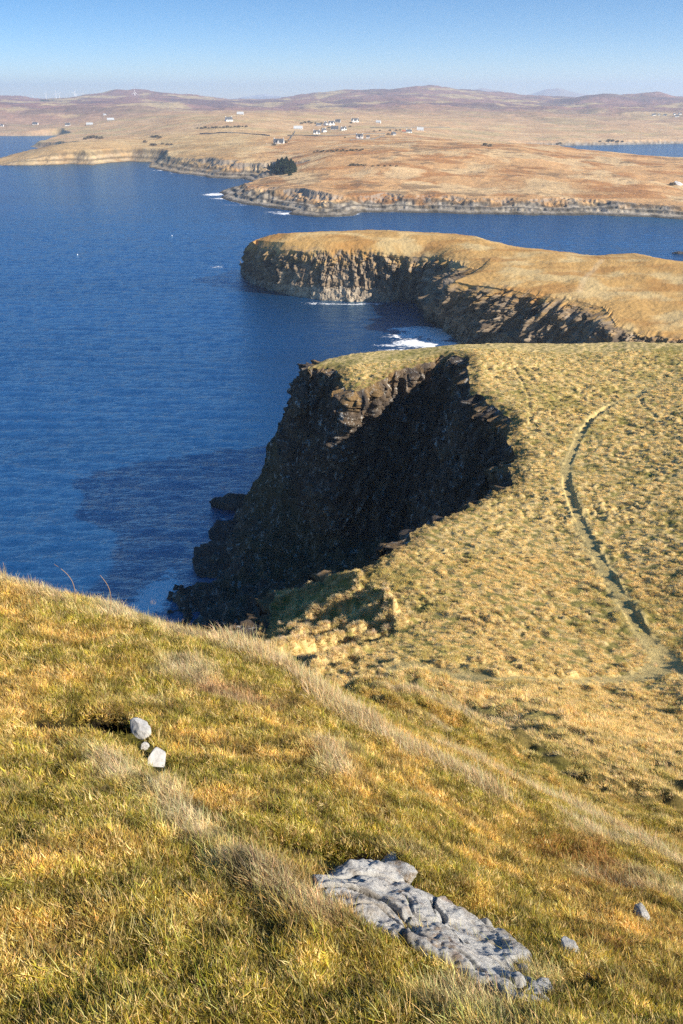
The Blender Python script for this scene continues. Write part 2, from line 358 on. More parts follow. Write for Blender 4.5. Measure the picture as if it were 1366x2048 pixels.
BANDS = [pp(a) for a in [[(470,1298),(560,1345),(650,1395),(740,1460),(830,1510),(980,1590)], [(790,1375),(880,1405),(1000,1455)], [(900,1505),(1010,1560),(1120,1610),(1230,1665),(1366,1745)],
                         [(0,1170),(90,1195),(190,1215),(240,1240),(330,1265),(470,1300)], [(215,1530),(240,1570)], [(330,1600),(400,1680)], [(480,1735),(640,1850)], [(650,1500),(680,1560)]]]
PITS = [(pp([(95,1450),(150,1444),(205,1451)]), .13, .24), (pp([(600,1700),(660,1708),(735,1724)]), .11, .26), (pp([(1130,1990),(1175,1990)]), .05, .15),
        (pp([(770,1385),(800,1400)]), .30, .14), (pp([(1215,1590),(1285,1610)]), .25, .08), (pp([(550,1330),(610,1332)]), .25, .2), (pp([(950,1460),(1000,1470)]), .2, .06)]
ROCKC = pp([(608,1772),(755,1732),(900,1790),(1010,1830),(1060,1960),(1110,2030),(1000,2000),(900,1950),(800,1900),(655,1838)])[:, :2]
def humpn(x, y):
    ca, sa = math.cos(.9), math.sin(.9); u = x * ca + y * sa; v = -x * sa + y * ca
    return perlin(u / .55 + .3 * perlin(x, y, 19), v / .95, 14)
def zfeat(x, y):
    """ground relief: tussocks, tracks, terraces, hollows"""
    sh = x.shape; x = x.ravel(); y = y.ravel(); r = np.hypot(x, y); dz = np.zeros(len(x)); P = np.stack([x, y], 1)
    far = ss(9, 22, r); mid = ss(4.5, 9, r) * (1 - ss(16, 30, r))
    # tussock field: elongated humps running down the slope
    ca, sa = math.cos(.9), math.sin(.9); u = x * ca + y * sa; v = -x * sa + y * ca
    amp = .55 + .45 * fbm(x / 14, y / 14, 2, 5)
    tus = (1 - np.abs(perlin(u / .9, v / 1.5, 11)) * 2.2) * .5 + perlin(u / .45, v / .8, 12) * .35
    strip = (1 - np.abs(perlin(u / 2.6, v / 6.5, 13)) * 2) * .55
    big = fbm(x / 9, y / 9, 2, 4) * .5
    fade = 1 - ss(120, 150, r) * .5
    hump = np.maximum(perlin(u / .55 + .3 * perlin(x, y, 19), v / .95, 14), -.15) * 1.5 + .6 * perlin(u / .28, v / .4, 15) + .8 * np.maximum(perlin(x / 1.3, y / 1.3, 20), -.1); hump2 = (1 - np.abs(perlin(u / 1.5, v / 2.6, 16)) * 3) + .7 * perlin(x / .8, y / .8, 17)
    hm = ss(-.5, .5, fbm(x / 5, y / 5, 3, 18)); dz += far * ((.05 + .15 * hm) * (.5 + amp) * hump * (1 - .5 * ss(80, 110, r)) + .24 * hump2 * ss(70, 100, r) * (1 - ss(125, 140, r)) * (amp + .2) + .09 * tus + .08 * strip + .45 * big)
    dz += mid * (.17 * perlin(x / .6, y / .6, 21) + .10 * perlin(x / .27, y / .27, 22) + .22 * perlin(x / 2.1, y / 2.1, 23))
    nr = (1 - ss(6, 10, r)); dz += nr * (.04 * perlin(x / .38, y / .38, 31) + .028 * perlin(x / .14, y / .14, 32)) * ss(.4, 1.2, r)
    def near(L, R):
        b = (x > L[:, 0].min() - R) & (x < L[:, 0].max() + R) & (y > L[:, 1].min() - R) & (y < L[:, 1].max() + R); return np.where(b)[0]
    for L, wd, bank in ((PATH, .42, .05), (PATHB, .9, .01), (PATHC, .3, .10), (PATHD, .25, .06), (PATHF, .5, .0)):
        i = near(L, 4)
        if len(i) == 0: continue
        d, bi, bp, sd_ = seg_dist(P[i], L); s_ = np.sign(sd_); ds = d * s_
        flat = 1 - ss(wd * .6, wd * 1.15, d); dz[i] *= (1 - (.85 if wd > .3 else .35) * flat); dz[i] -= flat * .04
        if L is PATH:                                  # uphill bank on the right of the path
            q = ss(wd * .7, wd * .95, ds) * (1 - ss(.7, 1.7, ds)); k = bank * (.6 + ss(9, 13.8, bi) * 1.8 * (1 - ss(14.1, 14.6, bi)) + 2.4 * perlin(bi * 3.1, bi * 0) + .8 * perlin(bi * 9, bi * 0 + 5)); k = np.maximum(k, .015) * (1 - ss(14.6, 15.4, bi))
            q2 = ss(wd * .7, wd * .95, -ds) * (1 - ss(.7, 1.7, -ds)); sgn = 1 if PATH_RIGHT > 0 else -1
            dz[i] += k * (q if sgn > 0 else q2)
        else: dz[i] += bank * (.5 + 1.2 * perlin(bi * 1.9, bi * 0 + 3)) * ss(wd * .7, wd, d) * (1 - ss(wd * 1.2, wd * 3, d))
    # broken terraced ground at the head of the cove
    i = near(DIP, 3); d = seg_dist(P[i], DIP, True)[0]; ins = inside(P[i], DIP); sdn = np.where(ins, d, -d) + .3 * perlin(x[i] / 1.1, y[i] / 1.1, 41)
    rb = seg_dist(P[i], RBND)[0]; lb = seg_dist(P[i], LBND)[0]
    dz[i] -= ss(-.05, .25, sdn) * (.30 + np.minimum(.12 * rb, .3) * ss(0, 1.5, lb) + .35 * np.abs(perlin(x[i] / 1.1, y[i] / 1.1, 43)) + .22 * np.abs(perlin(x[i] / .45, y[i] / .45, 42)))
    for k, L in enumerate(TER):
        i = near(L, 2); d, bi, bp, sd_ = seg_dist(P[i], L); d = np.abs(d + .18 * perlin(x[i] / .5, y[i] / .5, 44))
        dz[i] += (.9, 1.15, .7, .6, .6, .7, 1.1, .6, .65, .7, .7)[k] * (ss(0, 1.0, bi) if k == 0 else 1) * np.exp(-(d / .36) ** 2) * (.85 + .3 * perlin(bi * 1.3, bi * 0 + k, 45))
    for L, wd, dp in PITS:
        i = near(L, wd * 3.5); d = seg_dist(P[i], L)[0]; dz[i] -= dp * (1 - ss(wd * .5, wd * 1.3, d + wd * .3 * perlin(x[i] / wd, y[i] / wd, 46)))
    for L in BANDS:
        i = near(L, 1.0); d = seg_dist(P[i], L)[0]; dz[i] += .022 * np.exp(-(d / (.04 * r[i] + .06)) ** 2)
    e = SDF(x, y); dz -= (r > 20) * .55 * (1 - ss(-.2, 1.6, e)) * (.6 + .8 * np.abs(perlin(x / 1.4, y / 1.4, 47)))
    return dz.reshape(sh)
_d = PATH[8] + np.array([1.0, 0, 0]); PATH_RIGHT = seg_dist(_d[None, :2], PATH)[3][0]
def zland(x, y): return zbase(x, y) + zfeat(x, y)
azs = np.concatenate([-np.geomspace(3.1, .66, 60)[:-1], np.linspace(-.66, .66, 1240), np.geomspace(.66, 3.1, 60)[1:]])
rr = np.concatenate([np.linspace(.05, 1.0, 12)[:-1], np.geomspace(1.0, 8.5, 640)[:-1], np.geomspace(8.5, 260, 1250)])
R, A = np.meshgrid(rr, azs, indexing='ij'); X = R * np.sin(A); Y = R * np.cos(A)
E = SDF(X, Y); E = np.where((X > 58) | (X < -28) | (Y > 178) | (Y < -18), np.where((X < -12) | ((Y > 165) & (X < 20)), -9, 9), E)
# snap the outer ring of vertices onto the rim
nearm = (np.abs(E) < 2.2) & (E < .25)
ii = np.where(nearm.ravel())[0]; Pn = np.stack([X.ravel()[ii], Y.ravel()[ii]], 1)
dd, bi, bp, _ = seg_dist(Pn, POLY, True); ins = inside(Pn, POLY)
Xf, Yf = X.ravel(), Y.ravel(); out = ~ins; Xf[ii[out]] = bp[out, 0]; Yf[ii[out]] = bp[out, 1]
keep = (E > 0); keep.ravel()[ii] = ins
X = Xf.reshape(X.shape); Y = Yf.reshape(Y.shape)
Fq = gridfaces(*X.shape, keep=keep); V0, F2, (Xk, Yk) = compact(np.zeros((X.size, 3)), Fq, [X.ravel(), Y.ravel()])
Zk = zland(Xk, Yk); V2 = np.stack([Xk, Yk, Zk], 1)
def grass_cover(x, y):
    """which growth covers the turf: colour of the ground and weights (pale, green, gold, rust, path)"""
    sh = x.shape; x = x.ravel(); y = y.ravel(); r = np.hypot(x, y); P = np.stack([x, y], 1)
    n1 = fbm(x / 11, y / 11, 3, 61); n2 = fbm(x / 1.3, y / 1.3, 3, 62); n3 = fbm(x / .45, y / .45, 3, 63)
    far = ss(8, 18, r)
    green = ss(.05, .55, far * (n1 * .8 + n2 * .35 - .10) + (1 - far) * (n2 * .45 + n3 * .5 + .42 + .25 * (1 - ss(1.5, 2.8, r))))
    pale = ss(.15, .6, (1 - far) * (n2 * .6 + fbm(x / .6, y / .35, 2, 66) * .4 - .10)) 
    rust = ss(.25, .6, fbm(x / .9, y / .9, 3, 67)) * (1 - far) * .35
    path = np.zeros(len(x))
    for L, wd in ((PATH, .75), (PATHB, .9), (PATHC, .3), (PATHD, .2), (PATHF, .5)):
        b = (x > L[:, 0].min() - 3) & (x < L[:, 0].max() + 3) & (y > L[:, 1].min() - 3) & (y < L[:, 1].max() + 3); i = np.where(b)[0]
        if len(i): d = seg_dist(P[i], L)[0]; path[i] = np.maximum(path[i], (1 - ss(wd * .6, wd * 1.2, d)) * (1 if wd > .35 else .4))
    for L in BANDS:
        b = (x > L[:, 0].min() - 1) & (x < L[:, 0].max() + 1) & (y > L[:, 1].min() - 1) & (y < L[:, 1].max() + 1); i = np.where(b)[0]
        d = seg_dist(P[i], L)[0]; wv = (.022 * r[i] + .03) * (1 + .6 * n3[i]); pale[i] = np.maximum(pale[i], np.exp(-(d / wv) ** 2))
    for L, wd in ((pp([(1080,1690),(1180,1740),(1230,1790)]), .22), (pp([(1200,1700),(1150,1780)]), .2), (pp([(880,1800),(960,1800)]), .05), (pp([(1190,1770),(1270,1850),(1240,1950)]), .17), (pp([(1040,1650),(1130,1700)]), .14)):
        d = seg_dist(P, L)[0]; rust = np.maximum(rust, .9 * (1 - ss(0, wd * 2.0, d)) * ss(-.4, .5, n3 + .5 * n2))
    pk = seg_dist(P, pp([(430,1395),(520,1400)]))[0]; pink = (1 - ss(.05, .35, pk)) * ss(-.3, .3, n3)
    e = SDF(x, y); rimg = (r > 25) * (1 - ss(.3, 2.5, e)) * (e > -3)
    return [a.reshape(sh) for a in (green, pale, rust, path, pink, rimg)]
gr_, pa_, ru_, pt_, pk_, rm_ = grass_cover(Xk, Yk)
def mixc(c, k, w_): return c * (1 - w_[..., None]) + np.asarray(k) * w_[..., None]
farw = ss(8, 18, np.hypot(Xk, Yk))
def ground_col(farw, gr, pa, ru, pt, pk, rm):
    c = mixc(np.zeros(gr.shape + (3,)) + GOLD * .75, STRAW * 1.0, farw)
    c = mixc(c, GREEN * .95, gr * (.8 - .25 * farw)); c = mixc(c, PALE * .8, pa * .7); c = mixc(c, RUSTC, ru); c = mixc(c, PINK, pk * .6)
    c = mixc(c, np.array([.46, .36, .15]), pt * .8 * farw); c = mixc(c, np.array([.20, .13, .05]), rm * .6); return c
C = ground_col(farw, gr_, pa_, ru_, pt_, pk_, rm_); C = mixc(C, GREEN * .8, farw * (1 - pt_) * ss(.1, -.35, humpn(Xk, Yk)) * .75)
C = C * (.34 + .66 * farw)[..., None]  # dark thatch and soil under the standing grass blades
for L, wd, dp in PITS[:3]:                              # shade of the hollows, painted as near-black ground colour
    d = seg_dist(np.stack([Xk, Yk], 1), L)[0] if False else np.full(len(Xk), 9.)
    i = np.where(np.hypot(Xk - L[:, 0].mean(), Yk - L[:, 1].mean()) < 1.2)[0]; d[i] = seg_dist(np.stack([Xk[i], Yk[i]], 1), L)[0]; C = mixc(C, np.array([.016, .011, .007]), 1 - ss(wd * .9, wd * 1.25, d))                   # shade mixed into the colour along each hollow
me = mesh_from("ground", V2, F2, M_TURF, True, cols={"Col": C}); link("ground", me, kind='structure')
# ---------------------------------------------------------------- cliff wall of the headland
Kr = np.r_[np.arange(3), 3 + np.arange(len(zr)), 3 + len(zr) + np.arange(len(tail))]
kpos = {}                                               # rim key index -> (mid xyz, foot xyz)
def kk(px, py): return 3 + int(np.argmin((zr[:, 0] - px) ** 2 + (zr[:, 1] - py) ** 2))
KP = [(0, (8, 176, 6), (2, 190, -2)), (1, (-6, 166, 10), (-14, 178, -2)), (2, (-10.5, 153, 21), (-19, 162, -2)),
      (kk(613, 733), (-10.2, 146, 21.5), (-19.5, 151, -2)), (kk(651, 731), (-9.5, 139, 17), (-22, 144, -2)), (kk(686, 768), (-7, 132, 13), (-25.5, 137, -2)), (kk(733, 771), (-2, 125.5, 10), (-28, 130, -2)),
      (kk(789, 741), (4.5, 124, 10), (-31, 124, -2)), (kk(865, 718), (9.5, 123, 10), (-31.5, 119, -2)), (kk(941, 712), (12.5, 119, 12), (-31.5, 114, -2)), (kk(944, 780), (13, 107, 13), (-32, 108, -2)),
      (kk(1027, 838), (13.5, 97, 15), (-31, 98, -2)), (kk(1036, 908), (12, 87, 17), (-29, 86, -2)), (kk(1026, 961), (10, 79, 19), (-27, 76, -2)), (kk(921, 1017), (4, 71, 20), (-25, 68, -2)),
      (kk(823, 1056), (0, 66, 21), (-24, 62, -2)), (kk(727, 1131), (-5, 64, 22), (-23, 66, -2)), (kk(552, 1190), (-10, 62, 26), (-22, 64, -2)), (kk(478, 1296), (-12, 46, 33), (-23, 50, -2)),
      (len(RIMK) - 4, (-16, 20, 45), (-26, 22, -2)), (len(RIMK) - 1, (-20, -12, 45), (-30, -12, -2))]
ki = np.array([k[0] for k in KP], float); KM = np.array([k[1] for k in KP], float); KF = np.array([k[2] for k in KP], float)
d0 = np.r_[0, np.cumsum(np.linalg.norm(np.diff(RIMK, axis=0), axis=1))]
S = 1500; sN = np.linspace(0, d0[-1], S); kidx = np.interp(sN, d0, np.arange(len(RIMK)))
rimS = np.stack([np.interp(sN, rs, RIM[:, i]) for i in range(3)], 1); rimS[:, 2] = zland(rimS[:, 0], rimS[:, 1])
def smoothc(a, k):
    w_ = np.hanning(k * 2 + 1); w_ /= w_.sum(); return np.stack([np.convolve(np.pad(a[:, i], k, 'edge'), w_, 'valid') for i in range(a.shape[1])], 1)
midS = smoothc(np.stack([np.interp(kidx, ki, KM[:, i]) for i in range(3)], 1), 25); footS = smoothc(np.stack([np.interp(kidx, ki, KF[:, i]) for i in range(3)], 1), 40)
inn = rimS.copy(); gx = np.gradient(smoothc(rimS, 8)[:, 0]); gy = np.gradient(smoothc(rimS, 8)[:, 1]); gl = np.hypot(gx, gy) + 1e-9; nx_, ny_ = -gy / gl, gx / gl
# outward = towards the cove; check sign with the tip
if np.dot([nx_[S // 2], ny_[S // 2]], midS[S // 2, :2] - rimS[S // 2, :2]) < 0: nx_, ny_ = -nx_, -ny_
inn[:, 0] -= nx_ * .5; inn[:, 1] -= ny_ * .5; inn[:, 2] -= .35
bul = rimS * .55 + midS * .45; bul[:, :2] = rimS[:, :2] * .75 + midS[:, :2] * .25
rows = [inn[None], rimS[None]]
def seg(a, b, n, pw=1.0):
    t_ = (np.arange(1, n + 1) / n) ** pw; return a[None] * (1 - t_)[:, None, None] + b[None] * t_[:, None, None]
rows += [seg(rimS, bul, 110), seg(bul, midS, 110), seg(midS, footS, 150)]
W = np.concatenate(rows); Rw = W.shape[0]
tw = np.r_[0, 0, np.linspace(0, 1, 221)[1:], 1 + np.linspace(0, 1, 151)[1:]]
du = np.gradient(smoothc(W.reshape(Rw, -1), 1).reshape(W.shape), axis=1); dv = np.gradient(W, axis=0); Nn = np.cross(du, dv); Nn /= np.linalg.norm(Nn, axis=2, keepdims=True) + 1e-9
if (Nn[100, :, 0] * nx_ + Nn[100, :, 1] * ny_).mean() < 0: Nn = -Nn
s2 = np.broadcast_to(sN[None], (Rw, S)); z2 = W[..., 2]; T2 = np.broadcast_to(tw[:, None], (Rw, S))
wx = s2 + 1.2 * perlin(s2 / 5, z2 / 5, 71); wz = z2 + 1.5 * perlin(s2 / 4, z2 / 6, 72)
disp = 1.9 * perlin(s2 / 6.5, z2 / 22, 73) + 1.3 * (1 - 2 * np.abs(perlin(s2 / 2.3, z2 / 11, 74))) + 1.2 * (cell(wx / 1.5, wz / 3.6, 3) - .5) + .45 * (cell(wx / .7 + 3, wz / 1.9, 5) - .5) + .7 * fbm(s2 / 1.1, z2 / 1.6, 4, 75, .6)
disp += .8 * (np.floor(wz / 5 + .4 * perlin(s2 / 15, z2 * 0, 77)) % 2) * ss(.15, .4, T2)
tal = ss(.95, 1.12, T2); disp = disp * (1 - tal) + tal * (2.0 * fbm(W[..., 0] / 7, W[..., 1] / 7, 6, 76, .58) + .9 * (1 - 2 * np.abs(perlin(W[..., 0] / 3.2, W[..., 1] / 6, 84))) + .6 * (cell(W[..., 0] / 1.6, W[..., 1] / 1.6, 8) - .4) * ss(1.3, 1.8, T2))
disp *= ss(0.0, .05, T2)
W = W + Nn * disp[..., None]
grassy = tal * (1 - ss(1.45, 1.75, T2 + .25 * fbm(W[..., 0] / 5, W[..., 1] / 5, 3, 78)))
rk = np.zeros(W.shape) + np.array([.085, .066, .052]); rk = mixc(rk, np.array([.14, .10, .065]), ss(-.2, .5, fbm(s2 / 5, z2 / 3, 3, 79)))
rk = mixc(rk, np.array([.06, .055, .022]), grassy * .7)
upper = (1 - ss(.0, .16, T2 + .12 * fbm(s2 / 2.5, z2 / 3, 3, 80))) * ss(-.15, .3, fbm(s2 / 3.5, z2 / 9, 2, 81) + .12); rk = mixc(rk, np.array([.23, .145, .06]), upper * .9)
gu = ss(.1, .5, fbm(s2 / 7, z2 / 7, 2, 82)) * (1 - tal) + .3
vv = W.reshape(-1, 3)
me = mesh_from("cliff", vv, gridfaces(Rw, S), M_ROCK, True, cols={"Col": rk.reshape(-1, 3)}, attrs={"guano": gu.ravel()}); link("cliff", me, kind='structure')
# ================================================================ MIDDLE PROMONTORY (lofted between curves)
def loft_curves(curves, counts, S):
    Ls = []
    for c in curves:
        Ls.append(np.asarray(c, float))
    d = np.r_[0, np.cumsum(np.linalg.norm(np.diff(Ls[1], axis=0), axis=1))]; s = np.linspace(0, d[-1], S); k = np.interp(s, d, np.arange(len(Ls[1])))
    out = [np.stack([np.interp(k, np.arange(len(c)), c[:, i]) for i in range(3)], 1) for c in Ls]
    out = [smoothc(o, 4) for o in out]; rows = [out[0][None]]; tv = [0]
    for a, b, n in zip(out[:-1], out[1:], counts):
        t_ = np.arange(1, n + 1) / n; rows.append(a[None] * (1 - t_)[:, None, None] + b[None] * t_[:, None, None]); tv += list(len(tv) * 0 + t_ + (int(tv[-1] + .5)))
    return np.concatenate(rows), np.array(tv), s
# stations: water px, ledge(px,py,z), rim (px,py,z), top silhouettes (px,py,z)
ST = [ # water(px,py)   ledge (px,py,z)      rim(px,py,z)       mid-top            crest(px,py,z)
 ((482,540),(484,530,2.7),(497,487,18.2),(503,485,20),(506,484,20.5)),
 ((483,552),(488,545,2.7),(500,489,18.5),(510,482,20.5),(520,477,21)),
 ((500,566),(508,556,3.4),(520,494,18.7),(530,484,21),(540,470,22.5)),
 ((545,582),(548,566,4.1),(560,499,19.2),(570,487,22),(580,467,24)),
 ((585,593),(586,572,4.4),(605,501,19.7),(620,486,22.5),(630,467,24.3)),
 ((640,602),(640,576,4.4),(650,500,20.2),(665,486,23),(680,467,24.3)),
 ((700,607),(700,580,4.4),(700,500,20.2),(715,486,23),(730,466,24.5)),
 ((750,606),(750,582,4.1),(745,503,20.0),(760,487,23),(775,465,24.8)),
 ((800,604),(800,585,3.7),(795,509,19.2),(810,490,22.8),(825,468,24.6)),
 ((830,602),(826,588,3.4),(835,514,18.7),(850,493,22.5),(870,471,24.4)),
 ((836,602),(840,580,5.4),(866,512,19.7),(880,495,22.8),(900,474,24.3)),
 ((838,605),(846,585,8),(905,521,20.8),(920,500,22.8),(925,475,24.3)),
 ((842,612),(858,595,8),(938,535,20.6),(960,510,22.6),(960,478,24.2)),
 ((850,622),(866,604,8),(962,538,20.6),(985,520,22.4),(985,487,23.6)),
 ((860,634),(872,612,8),(935,551,20.4),(980,535,22),(1010,493,23.4)),
 ((872,645),(890,622,8),(908,563,20),(960,552,21.5),(1030,497,23.3)),
 ((885,655),(910,632,7),(950,569,19.8),(1000,555,21.6),(1050,501,23.2)),
 ((900,668),(935,645,6),(1000,576,19.8),(1040,556,21.8),(1080,505,23)),
 ((915,684),(980,660,6),(1050,584,19.8),(1080,556,22),(1110,509,23)),
 ((950,698),(1030,672,6),(1100,592,19.6),(1130,566,21.6),(1150,514,23)),
 ((1000,712),(1080,685,6),(1150,600,19.2),(1170,575,21.2),(1190,518,23)),
 ((1060,722),(1130,692,6.5),(1205,613,18.8),(1220,585,20.8),(1230,520,23.2)),
 ((1120,730),(1170,698,8),(1220,628,18.3),(1250,598,20),(1270,519,23.6)),
 ((1180,738),(1210,704,10),(1232,650,17.2),(1290,618,19),(1310,518,24)),
 ((1250,742),(1270,706,12),(1290,668,16.4),(1330,632,18.6),(1366,527,23.6)),
 ((1330,744),(1350,706,13),(1366,676,16.6),(1390,640,18.8),(1430,536,23.4)),
 ((1450,748),(1460,706,14),(1460,678,17),(1480,640,19),(1530,545,23)),
 ((1700,750),(1700,706,15),(1700,680,18),(1700,640,20),(1750,560,23))]
wat = np.array([unz(a[0][0], a[0][1], -.5) for a in ST]); wat[:, 2] = -1.5
led = np.array([unz(*a[1]) for a in ST]); rm = np.array([unz(*a[2]) for a in ST]); led[12:24, :2] += np.array([-2.5, -2.5]); mt = np.array([unz(*a[3]) for a in ST]); cr = np.array([unz(*a[4]) for a in ST])
mt = (mt * .7 + (rm + cr) * .15); mt[:, 2] += .3
bk1 = cr + np.array([0, 30, -3.0]); bk1[:4, 1] = cr[:4, 1] + [4, 8, 14, 22]; bk1[:, 0] += 2; bk2 = bk1 + np.array([4, 14, 0]); bk2[:, 2] = -2
foot2 = led.copy(); foot2[:, :2] = led[:, :2] * .55 + rm[:, :2] * .45; foot2[:, 2] = led[:, 2] * .75 + rm[:, 2] * .25; foot2[12:, :2] = led[12:, :2] * .8 + rm[12:, :2] * .2
ST_S = 1500
Wm, tm, sm = loft_curves([wat, led, foot2, rm, mt, cr, bk1, bk2], [46, 14, 90, 60, 46, 16, 20], ST_S)
# tv: integer part = band
n_ = [46, 14, 90, 60, 46, 16, 20]; tm = np.concatenate([[0]] + [k + np.arange(1, c + 1) / c for k, c in enumerate(n_)])
T = np.broadcast_to(tm[:, None], Wm.shape[:2]); s2 = np.broadcast_to(sm[None], Wm.shape[:2]); z2 = Wm[..., 2]
du = np.gradient(smoothc(Wm.reshape(len(tm), -1), 2).reshape(Wm.shape), axis=1); dv = np.gradient(Wm, axis=0); Nn = np.cross(du, dv); Nn /= np.linalg.norm(Nn, axis=2, keepdims=True) + 1e-9
if Nn[150, 700, 2] < 0: Nn = -Nn
Nn[..., 2] *= .35
rockm = ss(.0, .1, T) * (1 - ss(2.92, 3.02, T)); topm = ss(2.95, 3.05, T)
wx = s2 + 1.6 * perlin(s2 / 6, z2 / 6, 91); wz = z2 + 1.0 * perlin(s2 / 5, z2 / 5, 92)
colm = 1.7 * perlin(s2 / 12, z2 / 30, 93) + 1.0 * (1 - 2 * np.abs(perlin(s2 / 4.2, z2 / 9, 94))) + 1.2 * fbm(s2 / 3.5, z2 / 3, 4, 88, .6) + 1.5 * (cell(wx / 2.6, wz / 6, 13) - .5) + .9 * (cell(wx / 1.2, wz / 2.5, 15) - .5) + .7 * fbm(s2 / 1.5, z2 / 2.0, 3, 95)
rt = ss(95, 125, s2); colm = colm * (.55 + .9 * ss(-.4, .4, fbm(s2 / 13, z2 / 25, 2, 86))) * (1 + .25 * rt) + rt * 2.4 * (1 - 2.2 * np.abs(perlin(s2 / 6.5 + .06 * z2, z2 / 30, 87)))
plat = ss(.0, .1, T) * (1 - ss(.9, 1.1, T))
disp = rockm * colm * (1 - .55 * plat) * ss(3.0, 2.7, T)
dzt = topm * (.5 * fbm(Wm[..., 0] / 14, Wm[..., 1] / 14, 4, 96) + .09 * fbm(Wm[..., 0] / 1.6, Wm[..., 1] / 1.6, 3, 97))
dzp = plat * (1.5 * (cell(wx / 2.4, T * 6, 17) - .4) + .8 * (cell(wx / 1.1 + 5, T * 13, 18) - .5) + 1.2 * fbm(s2 / 3, T * 6, 4, 98, .6)) * ss(0, .3, T) + 1.1 * plat * np.floor(2.2 * T + .5 * perlin(s2 / 9, T * 2)) * .5
Wm = Wm + Nn * disp[..., None]; Wm[..., 2] += dzt + dzp
# jagged rim
rj = np.exp(-((T - 3.0) / .12) ** 2) * (1.2 * perlin(s2 / 4, s2 * 0 + 2, 99) + .7 * perlin(s2 / 1.5, s2 * 0, 100)); Wm[..., 1] -= rj * .6; Wm[..., 2] -= np.abs(rj) * .5
x_, y_ = Wm[..., 0], Wm[..., 1]
rk = np.zeros(Wm.shape) + np.array([.20, .15, .10]); rk = mixc(rk, np.array([.31, .245, .175]), ss(-.2, .6, fbm(s2 / 4, z2 / 2.5, 4, 101)))
rk = mixc(rk, np.array([.085, .065, .05]), ss(.1, .5, fbm(s2 / 3, z2 / 7, 3, 102)) * .8)
rk = mixc(rk, np.array([.44, .37, .28]), plat * ss(.08, .2, T) * .85 * (1 - ss(95, 120, s2)) * (.75 + .5 * fbm(s2 / 2.5, T * 9, 3, 109))); rk = mixc(rk, np.array([.05, .04, .025]), (1 - ss(.05, .12, T)))
lft = 1 - ss(1, 1, s2 * 0 + 1) ; grs = np.array([.47, .29, .105])
top = np.zeros(Wm.shape) + grs; top = mixc(top, np.array([.52, .38, .18]), ss(-.1, .5, fbm(x_ / 18, y_ / 18, 4, 103))); top = mixc(top, np.array([.36, .19, .06]), ss(.0, .6, fbm(x_ / 26, y_ / 13, 4, 104)) * .8)
edge = ss(2.62, 3.1, T + .35 * fbm(s2 / 3, T * 3, 3, 105)); rk = mixc(rk, np.array([.40, .25, .10]), 0 * T)
gy_ = ss(2.1, 2.6, T) * ss(.1, .45, fbm(s2 / 5, z2 / 4, 3, 106)) * .7; rk = mixc(rk, np.array([.33, .21, .085]), gy_)
cc = rk * (1 - edge[..., None]) + top * edge[..., None]
# rock ribs showing through the turf near the left end
rb = (1 - ss(3.1, 3.75, T)) * edge * ss(.05, .3, fbm(s2 / 6, T * 9, 3, 107)) * (1 - ss(60, 90, s2)); cc = mixc(cc, np.array([.25, .20, .15]), rb * .8)
fp = pp([(1205,520),(1190,535),(1170,552),(1160,570)], zf=lambda x, y: 0 * x + 22.6)     # worn pale track
dfp = seg_dist(np.stack([x_.ravel(), y_.ravel()], 1), fp)[0].reshape(x_.shape); cc = mixc(cc, np.array([.62, .5, .32]), (1 - ss(.4, 1.6, dfp)) * edge * .3)
gu = ((1 - edge) * ss(0, .5, fbm(s2 / 9, z2 / 9, 2, 108) + .15))
me = mesh_from("headland", Wm.reshape(-1, 3), gridfaces(*Wm.shape[:2]), M_HEAD, True, cols={"Col": cc.reshape(-1, 3)}, attrs={"guano": gu.ravel()}); link("headland", me, kind='structure')
# ================================================================ FAR LAND
coast_px = [(-900,336),(-120,334),(-40,332),(0,331),(60,331),(110,330),(150,328),(185,331),(212,326),(260,323),(300,325),(302,335),(325,341),(352,346),(400,352),(450,358),(492,357),(512,365),(500,371),(470,375),(455,379),(446,388),(450,400),(462,403),
            (480,408),(530,414),(560,417),(578,421),(588,429),(620,433),(680,433),(715,430),(722,425),(800,424),(900,427),(1000,429),(1100,431),(1200,430),(1270,433),(1366,438),(1500,447),(1900,455)]
cz = unz([p[0] for p in coast_px], [p[1] for p in coast_px], 0.)[:, :2]
cz2, cs = resamp(cz, 5); cz2 = cz2 + np.stack([perlin(cs / 22, cs * 0 + 1, 120), perlin(cs / 22, cs * 0 + 7, 121)], 1) * 5.0 + np.stack([perlin(cs / 8, cs * 0 + 1, 122), perlin(cs / 8, cs * 0 + 7, 123)], 1) * 2.2
LANDP = np.concatenate([cz2, np.array([(1500, 480), (30000, 480), (30000, 40000), (-30000, 40000), (-30000, 1200)])])
inR = np.concatenate([unz([1030,1060,1200,1366,1500,1900], [294,292,290.5,287.5,286,284], 0.)[:, :2], unz([1900,1500,1366,1200,1110], [345,342,340,335,315], 0.)[:, :2]])
inL = np.concatenate([unz([-900,-100,0,60,112,128,110,90,75,60], [275,273,272,272,271,276,281,285,289,293], 0.)[:, :2], unz([100,140,100,40,0,-100,-900], [300,308,312,314,318,320,321], 0.)[:, :2]])
GL = Grid2(LANDP, -1100, 1300, 400, 2700, 6); GR_ = Grid2(inR, 200, 1500, 800, 2000, 6); GLf = Grid2(inL, -1300, -100, 1000, 2500, 6)
def coastd(x, y):
    d = np.where(y > 2650, 400., GL(x, np.clip(y, 400, 2690))); d = np.where((x < -1095) & (y < 2650), GL(x * 0 - 1090, y), d)
    d = np.minimum(d, -GR_(x, y)); d = np.minimum(d, -GLf(x, y)); return d
FC = []
